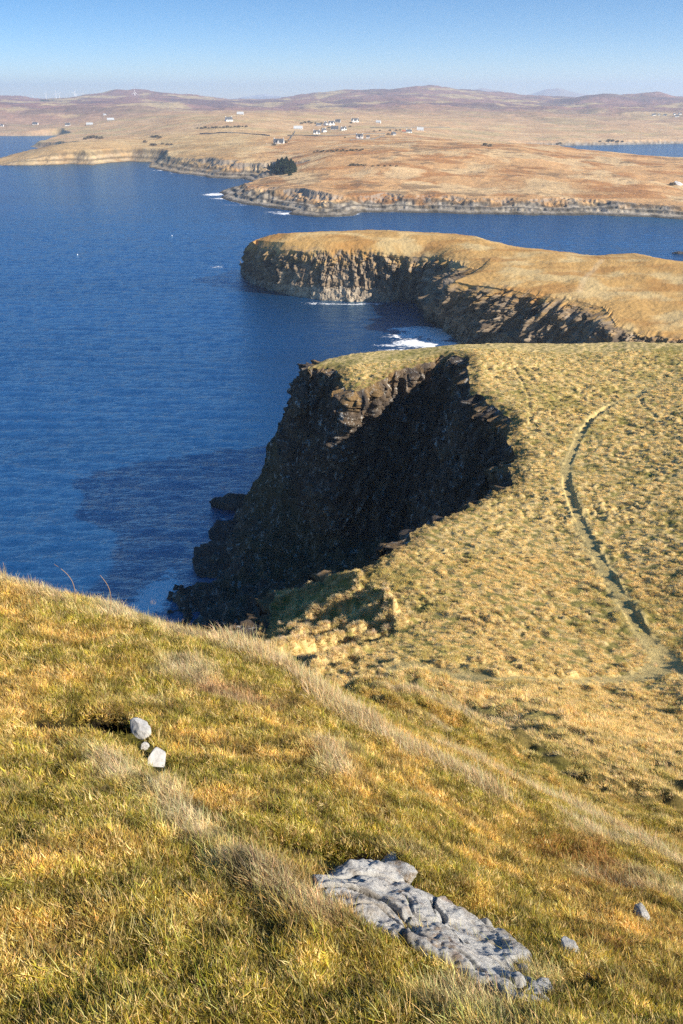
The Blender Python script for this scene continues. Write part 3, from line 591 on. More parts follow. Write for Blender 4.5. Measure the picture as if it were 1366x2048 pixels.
for px, py, z in [(350,320,12),(450,322,15),(540,335,13),(200,315,10),(100,318,8),(150,293,19),(100,301,15),(40,309,7),(250,300,15),(300,285,18),(400,290,20),(500,300,21),(600,300,23),
                  (560,365,11),(620,380,12),(500,384,7),(700,395,9),(800,400,8.5),(900,395,9),(1000,392,9.5),(1100,392,9.5),(1200,402,8),(1300,411,6.5),(1366,416,5.5),(1500,425,5.5),(700,340,18),(800,330,22),(900,340,18),(1000,340,18),(1100,340,17),
                  (1200,350,14),(1300,360,12),(1366,365,10),(650,310,25),(740,292,30),(850,293,31),(950,297,30),(1050,300,27),(1110,303,25),(1165,309,22),(1250,315,19),(1366,320,16),(1600,328,14),
                  (620,285,27),(560,285,24),(700,280,27),(900,280,20),(1000,286,10),(600,262,27),(700,250,32),(800,262,28),(460,247,38),(850,250,28),(100,262,10),(200,250,22),(300,255,26),(350,240,38),(0,262,8),(0,245,20),
                  (1000,275,12),(1200,277,8),(1366,278,7),(1100,262,16),(1300,262,15),(1600,275,8),(-300,262,10),(-300,245,20)]:
    FC.append(unz(px, py, z))
skyl = [(-400,200),(-100,192),(0,193),(60,197),(100,203),(135,205),(165,191),(230,184),(290,180.5),(330,187),(400,196),(480,201),(540,201),(580,196),(620,189),(690,182.5),(760,182.5),(810,178),(860,175.5),(910,180),(960,186),(1000,189),(1060,194),(1120,196),(1190,197),(1250,195),(1290,194),(1320,198),(1366,197),(1500,190),(1900,185)]
for D, k in ((3000, .62), (4000, .32), (5600, 0.0)):
    for px, sy in skyl: FC.append(unD(px, sy + k * (238 - sy) if k else sy, D))
for px, sy in skyl[::2]: q = unD(px, sy, 5600); FC.append(q * [1.5, 1.5, 1] - [0, 0, 90])
FC = np.array(FC); fu, fv = lp(FC[:, 0], FC[:, 1]); FT = TPS(np.stack([fu * 2.2, fv], 1), (H - FC[:, 2]) / np.hypot(FC[:, 0], FC[:, 1]) * 100, 2e-4)
KNOL = [(unD(1235, 192, 4300), 230, 150, 34), (unD(1292, 191, 4800), 170, 160, 26), (unD(865,176,5400), 500, 300, 8), (unD(290,181,5200), 260, 200, 10)]
def zfar(x, y, full=False):
    r = np.hypot(x, y); z = H - FT(np.clip(np.arctan2(x, y), -.75, .75) * 2.2, np.log(r)) / 100 * r
    f2 = ss(1900, 3200, r)
    z = z + (1.6 * fbm(x / 60, y / 60, 4, 130)) * (1 - f2) + f2 * (11 * fbm(x / 260, y / 330, 6, 131, .58) + 6 * (np.abs(perlin(x / 420, y / 300, 132)) - .2))
    z = z + 3.5 * np.abs(perlin(x / 130, y / 90, 139)) * ss(1500, 2200, r) * (1 - f2 * .4)
    for c, a, b, h_ in KNOL: z = z + h_ * np.exp(-((x - c[0]) / a) ** 2 - ((y - c[1]) / b) ** 2)
    e = coastd(x, y); j = 1 + .5 * perlin(x / 25, y / 25, 133)
    near_ = 1 - ss(900, 1400, r)
    # wave-cut platform, step, second ledge, cliff
    prof = np.interp(e / j, [-30, -4, 0, 3, 9, 10.5, 17, 19, 30, 60], [-6, -2, .3, 1.6, 2.0, 3.6, 4.2, 5.4, 8.5, 40]) + ss(17, 22, e) * (1 - ss(34, 50, e)) * (2.2 * (.4 - np.abs(perlin(x / 6, y / 10, 136))) + 1.2 * perlin(x / 2.5, y / 4, 137))
    prof2 = np.interp(e, [-30, 0, 6, 14, 60, 200], [-6, 0, 2, 8, 60, 900])
    zz = np.minimum(z, prof * near_ + prof2 * (1 - near_) + ss(0, 20, e) * .8 * fbm(x / 9, y / 9, 3, 134))
    if full: return zz, e, r
    return zz
azs = np.linspace(-.62, .62, 1300); rr = np.concatenate([np.geomspace(560, 1300, 420)[:-1], np.geomspace(1300, 9000, 420)])
R, A = np.meshgrid(rr, azs, indexing='ij'); X = R * np.sin(A); Y = R * np.cos(A); Z, E, RR_ = zfar(X, Y, True)
cliffy = ss(2, 5, E) * (1 - ss(18, 26, E)) * (1 - ss(900, 1400, RR_)); jx = cliffy * (1.5 * (cell(X / 3.5, Z / 5, 21) - .5) + 1.2 * perlin(X / 3, Z / 9, 135)); Y = Y - jx * 1.5
slope = np.hypot(np.gradient(Z, axis=0) / np.gradient(R, axis=0), np.gradient(Z, axis=1) / np.maximum(np.abs(np.gradient(X, axis=1)), .01))
f2 = ss(2000, 3400, RR_)
c = np.zeros(X.shape + (3,)) + np.array([.52, .31, .14])
n1 = fbm(X / 70 + Y / 200, Y / 45, 5, 140); n2 = fbm(X / 22, Y / 16, 4, 141); n3 = fbm(X / 160, Y / 120, 4, 142)
c = mixc(c, np.array([.36, .17, .06]), ss(.0, .35, n1) * .85); c = mixc(c, np.array([.60, .43, .23]), ss(.05, .4, fbm(X / 55, Y / 70, 4, 143)) * .8)
c = mixc(c, np.array([.20, .13, .07]), ss(.25, .5, n2 * .7 + n3 * .5) * .7)
plain_ = ss(1300, 1700, RR_) * (1 - ss(3000, 3400, RR_)); c = mixc(c, np.array([.50, .35, .20]), plain_ * .6); c = mixc(c, np.array([.36, .31, .14]), plain_ * ss(.1, .4, n3) * .45)
left = ss(-60, -160, X) * (1 - ss(1400, 1700, RR_)); c = mixc(c, np.array([.50, .37, .17]), left * .5)
hill = np.zeros(X.shape + (3,)) + np.array([.25, .14, .12]); hb = fbm(X / 300, Y / 330, 5, 144); hill = mixc(hill, np.array([.40, .30, .17]), ss(.05, .35, hb)); hill = mixc(hill, np.array([.12, .075, .085]), ss(.1, .4, fbm(X / 380, Y / 420, 5, 145)) * .8)
c = c * (1 - f2[..., None]) + hill * f2[..., None]
rockc = np.zeros(c.shape) + np.array([.22, .19, .155]); rockc = mixc(rockc, np.array([.34, .30, .25]), ss(-.1, .4, fbm(X / 5, Y / 8, 3, 146))); rockc = mixc(rockc, np.array([.06, .05, .035]), ss(.1, .5, fbm(X / 8, Z / 4, 3, 147)) * .7)
ed = (1 - ss(14, 26, E + 10 * fbm(X / 14, Y / 14, 3, 148))) * (1 - .55 * ss(900, 1200, RR_)) * ss(-6, 0, E); ed = np.where(RR_ > 1500, (1 - ss(6, 12, E)), ed) * (1 - .6 * ss(-200, -330, X))
c = mixc(c, rockc, ed); shore_dark = (1 - ss(1.0, 2.6, E)) + ss(8.5, 9.5, E) * (1 - ss(11.5, 13, E)) * .8 + ss(16, 17, E) * (1 - ss(20, 22, E)) * .7; shore_dark = np.clip(shore_dark, 0, 1) * (RR_ < 1500)  # dark bands at the waterline and along the two rock steps
c = mixc(c, np.array([.045, .038, .025]), shore_dark * .75); pale = ss(2.5, 4, E) * (1 - ss(8, 9, E)) + ss(12, 13, E) * (1 - ss(15.5, 17, E)); c = mixc(c, np.array([.40, .33, .23]), np.clip(pale, 0, 1) * (RR_ < 1500) * .5 * ss(-.4, .3, fbm(X / 12, Y / 12, 3, 149)))
crag = ss(.35, .8, slope) * (1 - f2) * (E > 25); c = mixc(c, np.array([.26, .24, .21]), crag * .7)
keep = Z > -5.5; V = np.stack([X.ravel(), Y.ravel(), Z.ravel()], 1); Fq = gridfaces(*X.shape, keep=keep); V2, F2, (C2,) = compact(V, Fq, [c.reshape(-1, 3)])
me = mesh_from("hills", V2, F2, M_MOOR, True, cols={"Col": C2}); link("hills", me, kind='structure')
# remote ranges beyond the moor
def ridge(name, pts, D, depth, colr, seed):
    p = np.array(pts, float); xs = np.linspace(p[0, 0], p[-1, 0], 260); ys = np.interp(xs, p[:, 0], p[:, 1]); top = unD(xs, ys, D)
    n = 40; W_ = []; 
    for k in np.linspace(-1, 1, n):
        q = top.copy(); q[:, :2] *= 1 + k * depth / D; env = (1 - abs(k)) ** .8; q[:, 2] = np.maximum(top[:, 2] * env * (1 + .12 * fbm(top[:, 0] / 900, k * 3 + 0 * xs, 4, seed)) - 10, -10) ; W_.append(q)
    W_ = np.array(W_); cc = np.zeros(W_.shape) + np.array(colr); sn = ss(.1, .5, fbm(W_[..., 0] / 700, W_[..., 1] / 900, 4, seed + 5)) * ss(.4, .8, W_[..., 2] / top[:, 2].max()); cc = mixc(cc, np.array([.62, .62, .64]), sn)
    me = mesh_from(name, W_.reshape(-1, 3), gridfaces(n, 260), M_MOOR, True, cols={"Col": cc.reshape(-1, 3)}); link(name, me, kind='structure')
ridge("mountains", [(440,200),(500,192),(530,187),(560,190),(600,189),(640,196),(700,200)], 15500, 1800, (.25, .2, .16), 151)
ridge("mountains", [(880,198),(930,182),(965,173),(1000,178),(1040,192),(1060,187),(1090,178),(1120,176),(1150,183),(1190,188),(1240,190),(1290,196)], 13500, 1800, (.30, .22, .17), 161)
ridge("mountains", [(1290,200),(1330,193),(1366,188),(1450,184),(1700,190)], 8500, 900, (.28, .2, .16), 171)
ridge("mountains", [(-500,190),(-100,196),(0,198),(120,200),(220,198)], 11500, 1500, (.22, .2, .18), 181)
# ================================================================ SEA
# stack rock and skerries (each a rock standing in the water)
def boulder(name, loc, size, seed, mat, colr, label, cat, flat=.5, res=5, amp=.35, rotz=0, facets=True, col2=None, sub=None, nf=1.6):
    import bmesh
    bm = bmesh.new(); bmesh.ops.create_icosphere(bm, subdivisions=res, radius=1)
    co = np.array([v.co[:] for v in bm.verts]); rg = np.random.default_rng(seed)
    if facets:
        for _ in range(11):
            n = rg.normal(size=3); n /= np.linalg.norm(n); d = .5 + .3 * rg.random(); q = co @ n; m = q > d; co[m] -= (q[m] - d)[:, None] * n * .92
    nn = fbm(co[:, 0] * nf + co[:, 2] * 2 + seed, co[:, 1] * nf - co[:, 2], 5, seed); co *= (1 + amp * nn * .35)[:, None]
    co *= np.array(size); 
    for v, p in zip(bm.verts, co): v.co = p
    me = bpy.data.meshes.new(name); bm.to_mesh(me); bm.free(); me.materials.append(mat)
    a = me.color_attributes.new("Col", 'FLOAT_COLOR', 'POINT'); cc = np.zeros((len(co), 3)) + np.array(colr)
    if col2 is not None: cc = mixc(cc, np.array(col2), ss(-.1, .3, fbm(co[:, 0] / size[0] * 3, co[:, 1] / size[1] * 3 + co[:, 2] / size[2], 4, seed + 3)))
    a.data.foreach_set("color", np.concatenate([cc, np.ones((len(cc), 1))], 1).astype(np.float32).ravel())
    g_ = me.attributes.new("guano", 'FLOAT', 'POINT'); g_.data.foreach_set("value", np.full(len(co), .15, np.float32))
    for p in me.polygons: p.use_smooth = not facets or res > 3
    o = link(name, me); o.location = loc; o.rotation_euler = (0, 0, rotz)
    if label: o['label'] = label; o['category'] = cat
    return o
def z0(px, py): return unz(px, py, 0.)
p = z0(468, 1016); boulder("sea_rock", (p[0], p[1] + 1, -.6), (6.2, 3.0, 2.9), 5, M_ROCK, (.07, .06, .05), "low dark rock islet rising from the sea just off the shaded cliff foot", "rock", amp=.7)
p = z0(372, 1135); boulder("sea_rock", (p[0] + 5.5, p[1] + 3, -.8), (5.0, 6, 3.4), 9, M_ROCK, (.07, .06, .05), "dark rounded rock shoulder at the waterline below the shaded cliff", "rock", amp=.8)
p = z0(410, 1085); boulder("sea_rock", (p[0] + 5, p[1] + 4, -.8), (4.5, 6.5, 3.6), 12, M_ROCK, (.065, .055, .05), "dark rock step at the cliff foot next to the low islet", "rock", amp=.8)
p = z0(1356, 507); boulder("sea_rock", (p[0] + 2, p[1], -.8), (7.5, 3, 2.0), 15, M_ROCK, (.06, .05, .045), "flat dark skerry in the channel behind the golden promontory", "rock")
foam_blobs = []
for px, py, rx, ry, k in [(850,664,10,10,1.0),(874,672,8,8,1.05),(822,659,10,4,.8),(800,658,9,3,.7),(815,672,9,5,.85),(838,686,11,6,1.0),(795,690,12,2.5,.65),(880,690,10,6,.95),(780,700,10,1.5,.5),(700,608,22,1.2,.75),(640,605,14,.9,.5),(760,606,10,.9,.5),(478,548,2.5,3,.6),(435,534,5,3,.52),(300,1200,3.6,7,1.0),(325,1172,3.5,5,.85),(340,1150,3,4,.6),(320,1215,2.0,4,.7),
                          (430,389,12,12,.95),(450,397,12,8,.8),(572,427,9,7,.85),(556,424,14,5,.5),(320,341,12,7,.6),(350,347,12,5,.5),(500,410,30,3,.5),
                          (500,1012,3,2,.35),(395,1130,2.5,4,.35),(520,576,10,1.2,.45),(445,1040,2,3,.3)]:
    q = z0(px, py); foam_blobs.append((q[0], q[1], rx, ry, k))
azs = np.linspace(-.8, .8, 900); rr = np.concatenate([np.geomspace(45, 1400, 1000)[:-1], np.geomspace(1400, 60000, 120)])
R, A = np.meshgrid(rr, azs, indexing='ij'); X = R * np.sin(A); Y = R * np.cos(A)
foam = np.zeros(X.shape)
for a, b, rx, ry, k in foam_blobs: foam = np.maximum(foam, k * np.exp(-(((X - a) / rx) ** 2 + ((Y - b) / ry) ** 2)))
E = coastd(X, Y); foam = np.maximum(foam, .62 * np.exp(-(np.maximum(-E, 0) / 3.0) ** 2) * (R > 520) * (X < 60) * (.6 + .5 * perlin(X / 20, Y / 20, 190)))
wl, _ = resamp(wat[:24, :2], 3); ii = np.where(((R > 200) & (R < 450)).ravel())[0]; Ps = np.stack([X.ravel()[ii], Y.ravel()[ii]], 1); dw = seg_dist(Ps, wl)[0]
ff = foam.ravel(); ff[ii] = np.maximum(ff[ii], .5 * np.exp(-(dw / 2.2) ** 2) * (.5 + perlin(Ps[:, 0] / 9, Ps[:, 1] / 9, 191)))
ii = np.where((R < 200).ravel())[0]; Ps = np.stack([X.ravel()[ii], Y.ravel()[ii]], 1); dw = seg_dist(Ps, footS[:, :2])[0]; ff[ii] = np.maximum(ff[ii], .42 * np.exp(-(dw / 2.0) ** 2) * (.5 + perlin(Ps[:, 0] / 5, Ps[:, 1] / 5, 192)))
shoal = np.exp(-(np.maximum(-E, 0) / 45) ** 2) * ss(150, 330, X) * (R < 1000) * .9 + .25 * (R < 480) * ss(15, 60, X)
dist_fac = np.exp(-R / 500)
Z = .07 * np.sin((Y * .96 + X * .12 + 3 * perlin(X / 25, Y / 25, 193)) * 2 * np.pi / 7.5) * (.6 + .6 * perlin(X / 30, Y / 18, 194)) + .12 * fbm(X / 9, Y / 3.4, 3, 195)
Z *= (1 - ss(400, 900, R)); Z = np.where(R > 1400, 0, Z)
V = np.stack([X.ravel(), Y.ravel(), Z.ravel()], 1)
me = mesh_from("sea", V, gridfaces(*X.shape), M_SEA, True, attrs={"foam": foam.ravel(), "shoal": shoal.ravel()}); link("sea", me, kind='structure')
# ================================================================ GRASS
def blade_mesh(name, n, length, width, spread, lean, curl, seed, segs=3, dome=0.0):
    rg = np.random.default_rng(seed); V = []; Fc = []; Cc = []
    for _ in range(n):
        a = rg.random() * 2 * np.pi; r0 = spread * math.sqrt(rg.random()); b = np.array([r0 * math.cos(a), r0 * math.sin(a), -.02 * length])
        L = length * (.55 + .7 * rg.random()) * (1 - .35 * r0 / max(spread, 1e-6) * dome)
        out = np.array([math.cos(a), math.sin(a), 0]) * (r0 / max(spread, 1e-6)) * .55 * (1 + dome) + rg.normal(size=3) * [.28, .28, 0] + np.array([-lean, lean * .25, 0])
        ya = rg.random() * np.pi; wv = np.array([math.cos(ya), math.sin(ya), 0]) * width * (.7 + .6 * rg.random()) * .5
        p = b.copy(); d = np.array([0, 0, 1.0]); tint = (.62 + .7 * rg.random()) * np.array([1 + .12 * rg.normal(), 1 + .05 * rg.normal(), 1 + .15 * rg.normal()]); tint = np.clip(tint, .2, 1.6)
        base = len(V)
        for k in range(segs + 1):
            f = k / segs; tint = tint * (1 + .10 * f); ww = wv * (1 - f ** 1.6 * .92)
            V += [p - ww, p + ww]; cdark = .42 + .58 * min(1, f * 1.8)
            Cc += [np.clip(tint, 0, 2)] * 2
            d = d + out * curl * (.55 + .5 * f) / segs * 1.9; d = d / np.linalg.norm(d); p = p + d * L / segs
        for k in range(segs): q = base + 2 * k; Fc.append((q, q + 1, q + 3, q + 2))
    me = mesh_from(name, np.array(V), np.array(Fc), M_BLADE, True, cols={"Col": np.array(Cc)}); return me
def blade_collection(name, specs):
    c = bpy.data.collections.new(name)
    for i, sp in enumerate(specs):
        o = bpy.data.objects.new("%s_%d" % (name, i), blade_mesh("%s_%d" % (name, i), *sp)); c.objects.link(o)
    return c
def scatter_obj(name, P, rot, scl, idx, tint, coll, **props):
    n = len(P); me = bpy.data.meshes.new(name); me.vertices.add(n); me.vertices.foreach_set("co", P.astype(np.float32).ravel())
    for nm, ty, d, f in (("rot", 'FLOAT_VECTOR', rot, "vector"), ("scl", 'FLOAT_VECTOR', scl, "vector"), ("idx", 'INT', idx, "value")):
        a = me.attributes.new(nm, ty, 'POINT'); a.data.foreach_set(f, np.ascontiguousarray(d, dtype=np.int32 if ty == 'INT' else np.float32).ravel())
    a = me.attributes.new("tint", 'FLOAT_COLOR', 'POINT'); a.data.foreach_set("color", np.concatenate([tint, np.ones((n, 1))], 1).astype(np.float32).ravel())
    me.materials.append(M_BLADE); o = link(name, me, **props)
    ng = bpy.data.node_groups.new(name, 'GeometryNodeTree'); ng.interface.new_socket("Geometry", in_out='INPUT', socket_type='NodeSocketGeometry'); ng.interface.new_socket("Geometry", in_out='OUTPUT', socket_type='NodeSocketGeometry')
    gi = ng.nodes.new("NodeGroupInput"); go = ng.nodes.new("NodeGroupOutput"); ip = ng.nodes.new("GeometryNodeInstanceOnPoints"); ci = ng.nodes.new("GeometryNodeCollectionInfo")
    ci.inputs["Collection"].default_value = coll; ci.inputs["Separate Children"].default_value = True; ci.inputs["Reset Children"].default_value = True
    def na(nm, ty):
        x = ng.nodes.new("GeometryNodeInputNamedAttribute"); x.data_type = ty; x.inputs[0].default_value = nm; return x.outputs[0]
    ng.links.new(gi.outputs[0], ip.inputs["Points"]); ng.links.new(ci.outputs[0], ip.inputs["Instance"]); ip.inputs["Pick Instance"].default_value = True
    ng.links.new(na("idx", 'INT'), ip.inputs["Instance Index"]); e2r = ng.nodes.new("FunctionNodeEulerToRotation"); ng.links.new(na("rot", 'FLOAT_VECTOR'), e2r.inputs[0]); ng.links.new(e2r.outputs[0], ip.inputs["Rotation"])
    ng.links.new(na("scl", 'FLOAT_VECTOR'), ip.inputs["Scale"]); ng.links.new(ip.outputs[0], go.inputs[0])
    md = o.modifiers.new("scatter", 'NODES'); md.node_group = ng; return o
C_SHORT = blade_collection("shortgrass", [(26, .018, .0019, .026, .15, 1.2, 300 + i) for i in range(8)])
C_LONG = blade_collection("longgrass", [(12, .055, .0017, .030, .6, 1.0, 320 + i, 4) for i in range(8)])
C_TUS = blade_collection("tussockgrass", [(64, .26, .013, .17, .45, 1.0, 340 + i, 3, 1.0) for i in range(8)])
def area_sample(n, a0, a1, r0, r1, pw):
    """points in a wedge with density per unit area falling as r^-pw"""
    a = RNG.uniform(a0, a1, n); u = RNG.random(n); k = 2 - pw
    r = (r0 ** k + u * (r1 ** k - r0 ** k)) ** (1 / k) if abs(k) > 1e-6 else r0 * (r1 / r0) ** u
    return r * np.sin(a), r * np.cos(a), r
HROCK = [(pp([(258,1460),(330,1545)])[:, :2], .05)]
rock_c = ROCKC.mean(0)
def rock_free(x, y, k=1.0):
    P = np.stack([x, y], 1); return ~inside(P, (ROCKC - rock_c) * k + rock_c)
# --- near turf
x, y, r = area_sample(300000, -.72, .78, .75, 9.5, 1.5)
gr, pa, ru, pt, pk, rm2 = grass_cover(x, y); ok = rock_free(x, y, 1.04) | (fbm(x / .09, y / .06, 3, 69) > .24); slabs = seg_dist(np.stack([x, y], 1), HROCK[0][0])[0]; ok &= slabs > .06
for L, wd, dp in PITS[:3]: ok &= (seg_dist(np.stack([x, y], 1), L)[0] > wd * 1.05) | (RNG.random(len(x)) < .08)
x, y, r, gr, pa, ru, pk = [a[ok] for a in (x, y, r, gr, pa, ru, pk)]
z = zland(x, y); islong = RNG.random(len(x)) < pa * .65 + .05
tint = mixc(np.zeros((len(x), 3)) + GOLD * np.array([1.22, 1.10, 1.0]), GREEN * 1.2, gr * (.55 + .45 * RNG.random(len(x)))); tint = mixc(tint, MOSS * 1.3, (RNG.random(len(x)) < .35) * gr * .8); tint = mixc(tint, STRAW * 1.15, (RNG.random(len(x)) < .30) * .8)
tint = mixc(tint, PALE, pa * .75); tint = mixc(tint, RUSTC * 1.1, ru * (RNG.random(len(x)) < .75)); tint = mixc(tint, PINK, pk * .8); cl = .92 + .7 * fbm(x / .12, y / .12, 3, 68); tint *= (cl * (.75 + .6 * RNG.random(len(x))) * 1.12)[:, None]
def do_scatter(name, m, coll, smin, smax, tilt, props, rscale=None):
    n = m.sum(); s = RNG.uniform(smin, smax, n); 
    if rscale is not None: s = s * rscale[m]
    rot = np.stack([RNG.normal(0, tilt, n), RNG.normal(0, tilt, n), RNG.normal(0, .7, n) if coll is not C_SHORT else RNG.uniform(0, 6.283, n)], 1)
    scl = np.stack([s, s, s * RNG.uniform(.8, 1.25, n)], 1)
    return scatter_obj(name, np.stack([x, y, z], 1)[m], rot, scl, RNG.integers(0, 8, n), tint[m], coll, **props)
do_scatter("grass", ~islong, C_SHORT, .7, 1.5, .4, dict(kind='stuff'), 1 + .10 * np.maximum(r - 2, 0))
do_scatter("long_grass", islong, C_LONG, .5, 1.3, .35, dict(kind='stuff'), 1 + .07 * np.maximum(r - 2, 0))
# --- taller wind-blown fringe along the crest and its pale streaks
fx_, fy_ = [], []
for L, cnt, wd in ((BANDS[3], 2600, .020), (BANDS[0], 3200, .022), (BANDS[2], 1500, .02), (BANDS[1], 700, .02)):
    Lr_, ls_ = resamp(L[:, :2], .02); kx = RNG.integers(0, len(Lr_), cnt); q = Lr_[kx]; rr_ = np.hypot(q[:, 0], q[:, 1]); fx_.append(q[:, 0] + RNG.normal(0, 1, cnt) * wd * rr_); fy_.append(q[:, 1] + RNG.normal(0, 1, cnt) * wd * rr_)
x, y = np.concatenate(fx_), np.concatenate(fy_); r = np.hypot(x, y); z = zland(x, y); cp_ = fbm(x / .5, y / .5, 2, 70); tint = mixc(np.zeros((len(x), 3)) + PALE, STRAW, RNG.random(len(x))) * (.75 + .45 * RNG.random(len(x)))[:, None]
do_scatter("crest_grass", cp_ > -.35, C_LONG, .7, 1.5, .25, dict(kind='stuff'), (1 + .09 * np.maximum(r - 2, 0)) * (1 + .6 * np.maximum(cp_, 0)))
# --- slope and field tussocks
x, y, r = area_sample(110000, -.40, .62, 6.0, 55, 1.25); x2, y2, r2 = area_sample(75000, -.15, .52, 48, 135, .6)
x = np.r_[x, x2]; y = np.r_[y, y2]; r = np.r_[r, r2]
e = SDF(x, y); gr, pa, ru, pt, pk, rm2 = grass_cover(x, y); hn = humpn(x, y); ok = (hn > RNG.uniform(-.30, .22, len(x)) - .25 * (fbm(x / 7, y / 7, 2, 89) < -.05))
ok &= ((e > .15) | (x > 55)) & (RNG.random(len(x)) > pt * .97); x, y, r, gr, pa, rm2 = [a[ok] for a in (x, y, r, gr, pa, rm2)]
z = zland(x, y) - .03; tint = mixc(np.zeros((len(x), 3)) + STRAW * 1.42, GREEN * 1.8, gr * .5); tint = mixc(tint, GOLD * 1.1, (RNG.random(len(x)) < .4) * .7); tint = mixc(tint, PALE, pa * .6 + (RNG.random(len(x)) < .15) * .5)
tint = mixc(tint, np.array([.30, .19, .07]), rm2 * .5); tint *= (.75 + .5 * RNG.random(len(x)))[:, None]
hs = (.30 + .42 * ss(7, 20, r)) * (1 + .25 * ss(50, 100, r)); do_scatter("grass_tussocks", np.ones(len(x), bool), C_TUS, .55, 1.15, .15, dict(kind='stuff'), hs)
# --- bleached tussocks hanging on the edges of the slumped terraces
fx_, fy_ = [], []
for k_, L in enumerate(TER):
    Lr_, ls_ = resamp(L[:, :2], .05); cnt = int(len(Lr_) * .9); kx = RNG.integers(0, len(Lr_), cnt); q = Lr_[kx]; fx_.append(q[:, 0] + RNG.normal(0, .2, cnt)); fy_.append(q[:, 1] + RNG.normal(0, .2, cnt))
x, y = np.concatenate(fx_), np.concatenate(fy_); kp2 = SDF(x, y) > .1; x, y = x[kp2], y[kp2]; r = np.hypot(x, y); z = zland(x, y) - .02; tint = mixc(np.zeros((len(x), 3)) + PALE * 1.1, STRAW * 1.2, RNG.random(len(x))) * (.8 + .4 * RNG.random(len(x)))[:, None]
do_scatter("terrace_tussocks", np.ones(len(x), bool), C_TUS, .6, 1.2, .2, dict(kind='stuff'))
# --- single seed stems on the crest
STEMS = [((205,1262),(200,1150),"tall thin dry stem on the knoll crest above the shadowed sea, bent at its tip"), ((150,1215),(108,1128),"longest dry stem on the crest, bowed over to the left above the water"),
         ((12,1190),(6,1125),"dry stem standing at the picture's left edge against the dark sea"), ((438,1290),(405,1250),"curved brown stem arching over the dark cliff behind the knoll crest")]
for (bx, by), (tx_, ty_), lab in STEMS:
    b = pp([(bx, by)])[0]; b[2] = zland(np.array([b[0]]), np.array([b[1]]))[0]
    tt = b[1] / ray(tx_, ty_)[1]; tp = unt(tx_, ty_, tt); mb = MB(); pts = []
    for k in range(13):
        f = k / 12; q = b * (1 - f) + tp * f; q = q + np.array([.16, 0, .10]) * math.sin(f * math.pi) * np.linalg.norm(tp - b) * (1 if bx != 12 else .3); pts.append(q - b)
    mb.tube(pts, [.0028 * (1 - .55 * k / 12) for k in range(13)], 5); o = link("grass_stem", mb.mesh("grass_stem", M_STEM, True)); o.location = b; o['label'] = lab; o['category'] = "grass stem"
# ================================================================ FOREGROUND ROCKS
t = NT("lichened_stone", .85, .25); c = t.attr("Col").outputs["Color"]
c = mulcol(t, c, t.noise(9, 8, .7), .55, 1.4); c = mulcol(t, c, t.noise(55, 6, .75), .6, 1.35)
lw = t.ramp(t.noise(6.5, 8, .75, dist=.6), [(.44, 0.0), (.52, 1.0)]); c = t.mix(t.math('MULTIPLY', lw, .8), c, (.66, .65, .62))
ly = t.ramp(t.noise(11, 6, .7), [(.62, 0.0), (.70, 1.0)]); c = t.mix(t.math('MULTIPLY', ly, .6), c, (.24, .20, .07))
dk = t.ramp(t.noise(14, 8, .8), [(.33, 1.0), (.40, 0.0)]); c = t.mix(t.math('MULTIPLY', dk, .85), c, (.035, .028, .02))
t.col(c); t.nrm(t.bump(t.noise(22, 10, .8), 1.0, .03)); M_STONE = t.m
M_SLAB = plain("smooth_grey_stone", (.44, .43, .41), .85, .2, 26, .38, .008)
# the outcrop: ledges of bedrock breaking through the turf
n = 260; u = np.linspace(-.72, .72, n); U, Vv = np.meshgrid(u, u, indexing='ij')
p0 = pp([(640,1790)])[0]; p1 = pp([(1100,2000)])[0]; ax = (p1 - p0)[:2]; Lr = np.linalg.norm(ax); ax /= Lr; ay = np.array([-ax[1], ax[0]]); cen = (p0[:2] + p1[:2]) / 2
Xr = cen[0] + (U * Lr) * ax[0] + (Vv * Lr * .62) * ay[0]; Yr = cen[1] + (U * Lr) * ax[1] + (Vv * Lr * .62) * ay[1]
Pr = np.stack([Xr.ravel(), Yr.ravel()], 1); dr = seg_dist(Pr, ROCKC, True)[0]; sr = np.where(inside(Pr, ROCKC), dr, -dr).reshape(Xr.shape)
a_ = U * Lr; b_ = Vv * Lr * .62; wa = a_ + .05 * perlin(a_ / .12, b_ / .12, 201); wb = b_ + .05 * perlin(a_ / .12, b_ / .12, 202)
lx = wa / .26 + .8 * perlin(a_ / .3, b_ / .3, 209); ly_ = wb / .16 + .8 * perlin(a_ / .3, b_ / .3, 210)
def vor(px_, py_, sd):                                 # jittered cells: distance to the nearest border and a value per block
    xi = np.floor(px_); yi = np.floor(py_); d1 = np.full(px_.shape, 9.); d2 = d1.copy(); val = d1 * 0
    for ox in (-1, 0, 1):
        for oy in (-1, 0, 1):
            cx_ = xi + ox; cy__ = yi + oy; dd = np.hypot(px_ - cx_ - cell(cx_, cy__, sd), py_ - cy__ - cell(cx_, cy__, sd + 1)); vv_ = cell(cx_, cy__, sd + 2)
            m_ = dd < d1; d2 = np.where(m_, d1, np.minimum(d2, dd)); val = np.where(m_, vv_, val); d1 = np.where(m_, dd, d1)
    return d2 - d1, val
bd, bv = vor(lx, ly_, 50); bd2, bv2 = vor(lx * 2.7, ly_ * 2.7, 60)
hgt = .035 * ss(-.03, .03, sr + .04 * perlin(a_ / .07, b_ / .07, 203)) + (.050 * (bv - .35) + .004 * (bv2 - .5)) * ss(-.02, .04, sr) - .022 * (1 - ss(.0, .08, bd)) - .004 * (1 - ss(0, .07, bd2))
hgt += .032 * fbm(a_ / .2, b_ / .2, 5, 204, .55) - .06 * ss(.02, -.08, sr)
base = zbase(Xr, Yr); gx_, gy_2 = np.gradient(base, axis=0), np.gradient(base, axis=1)
Zr = base + hgt + .015
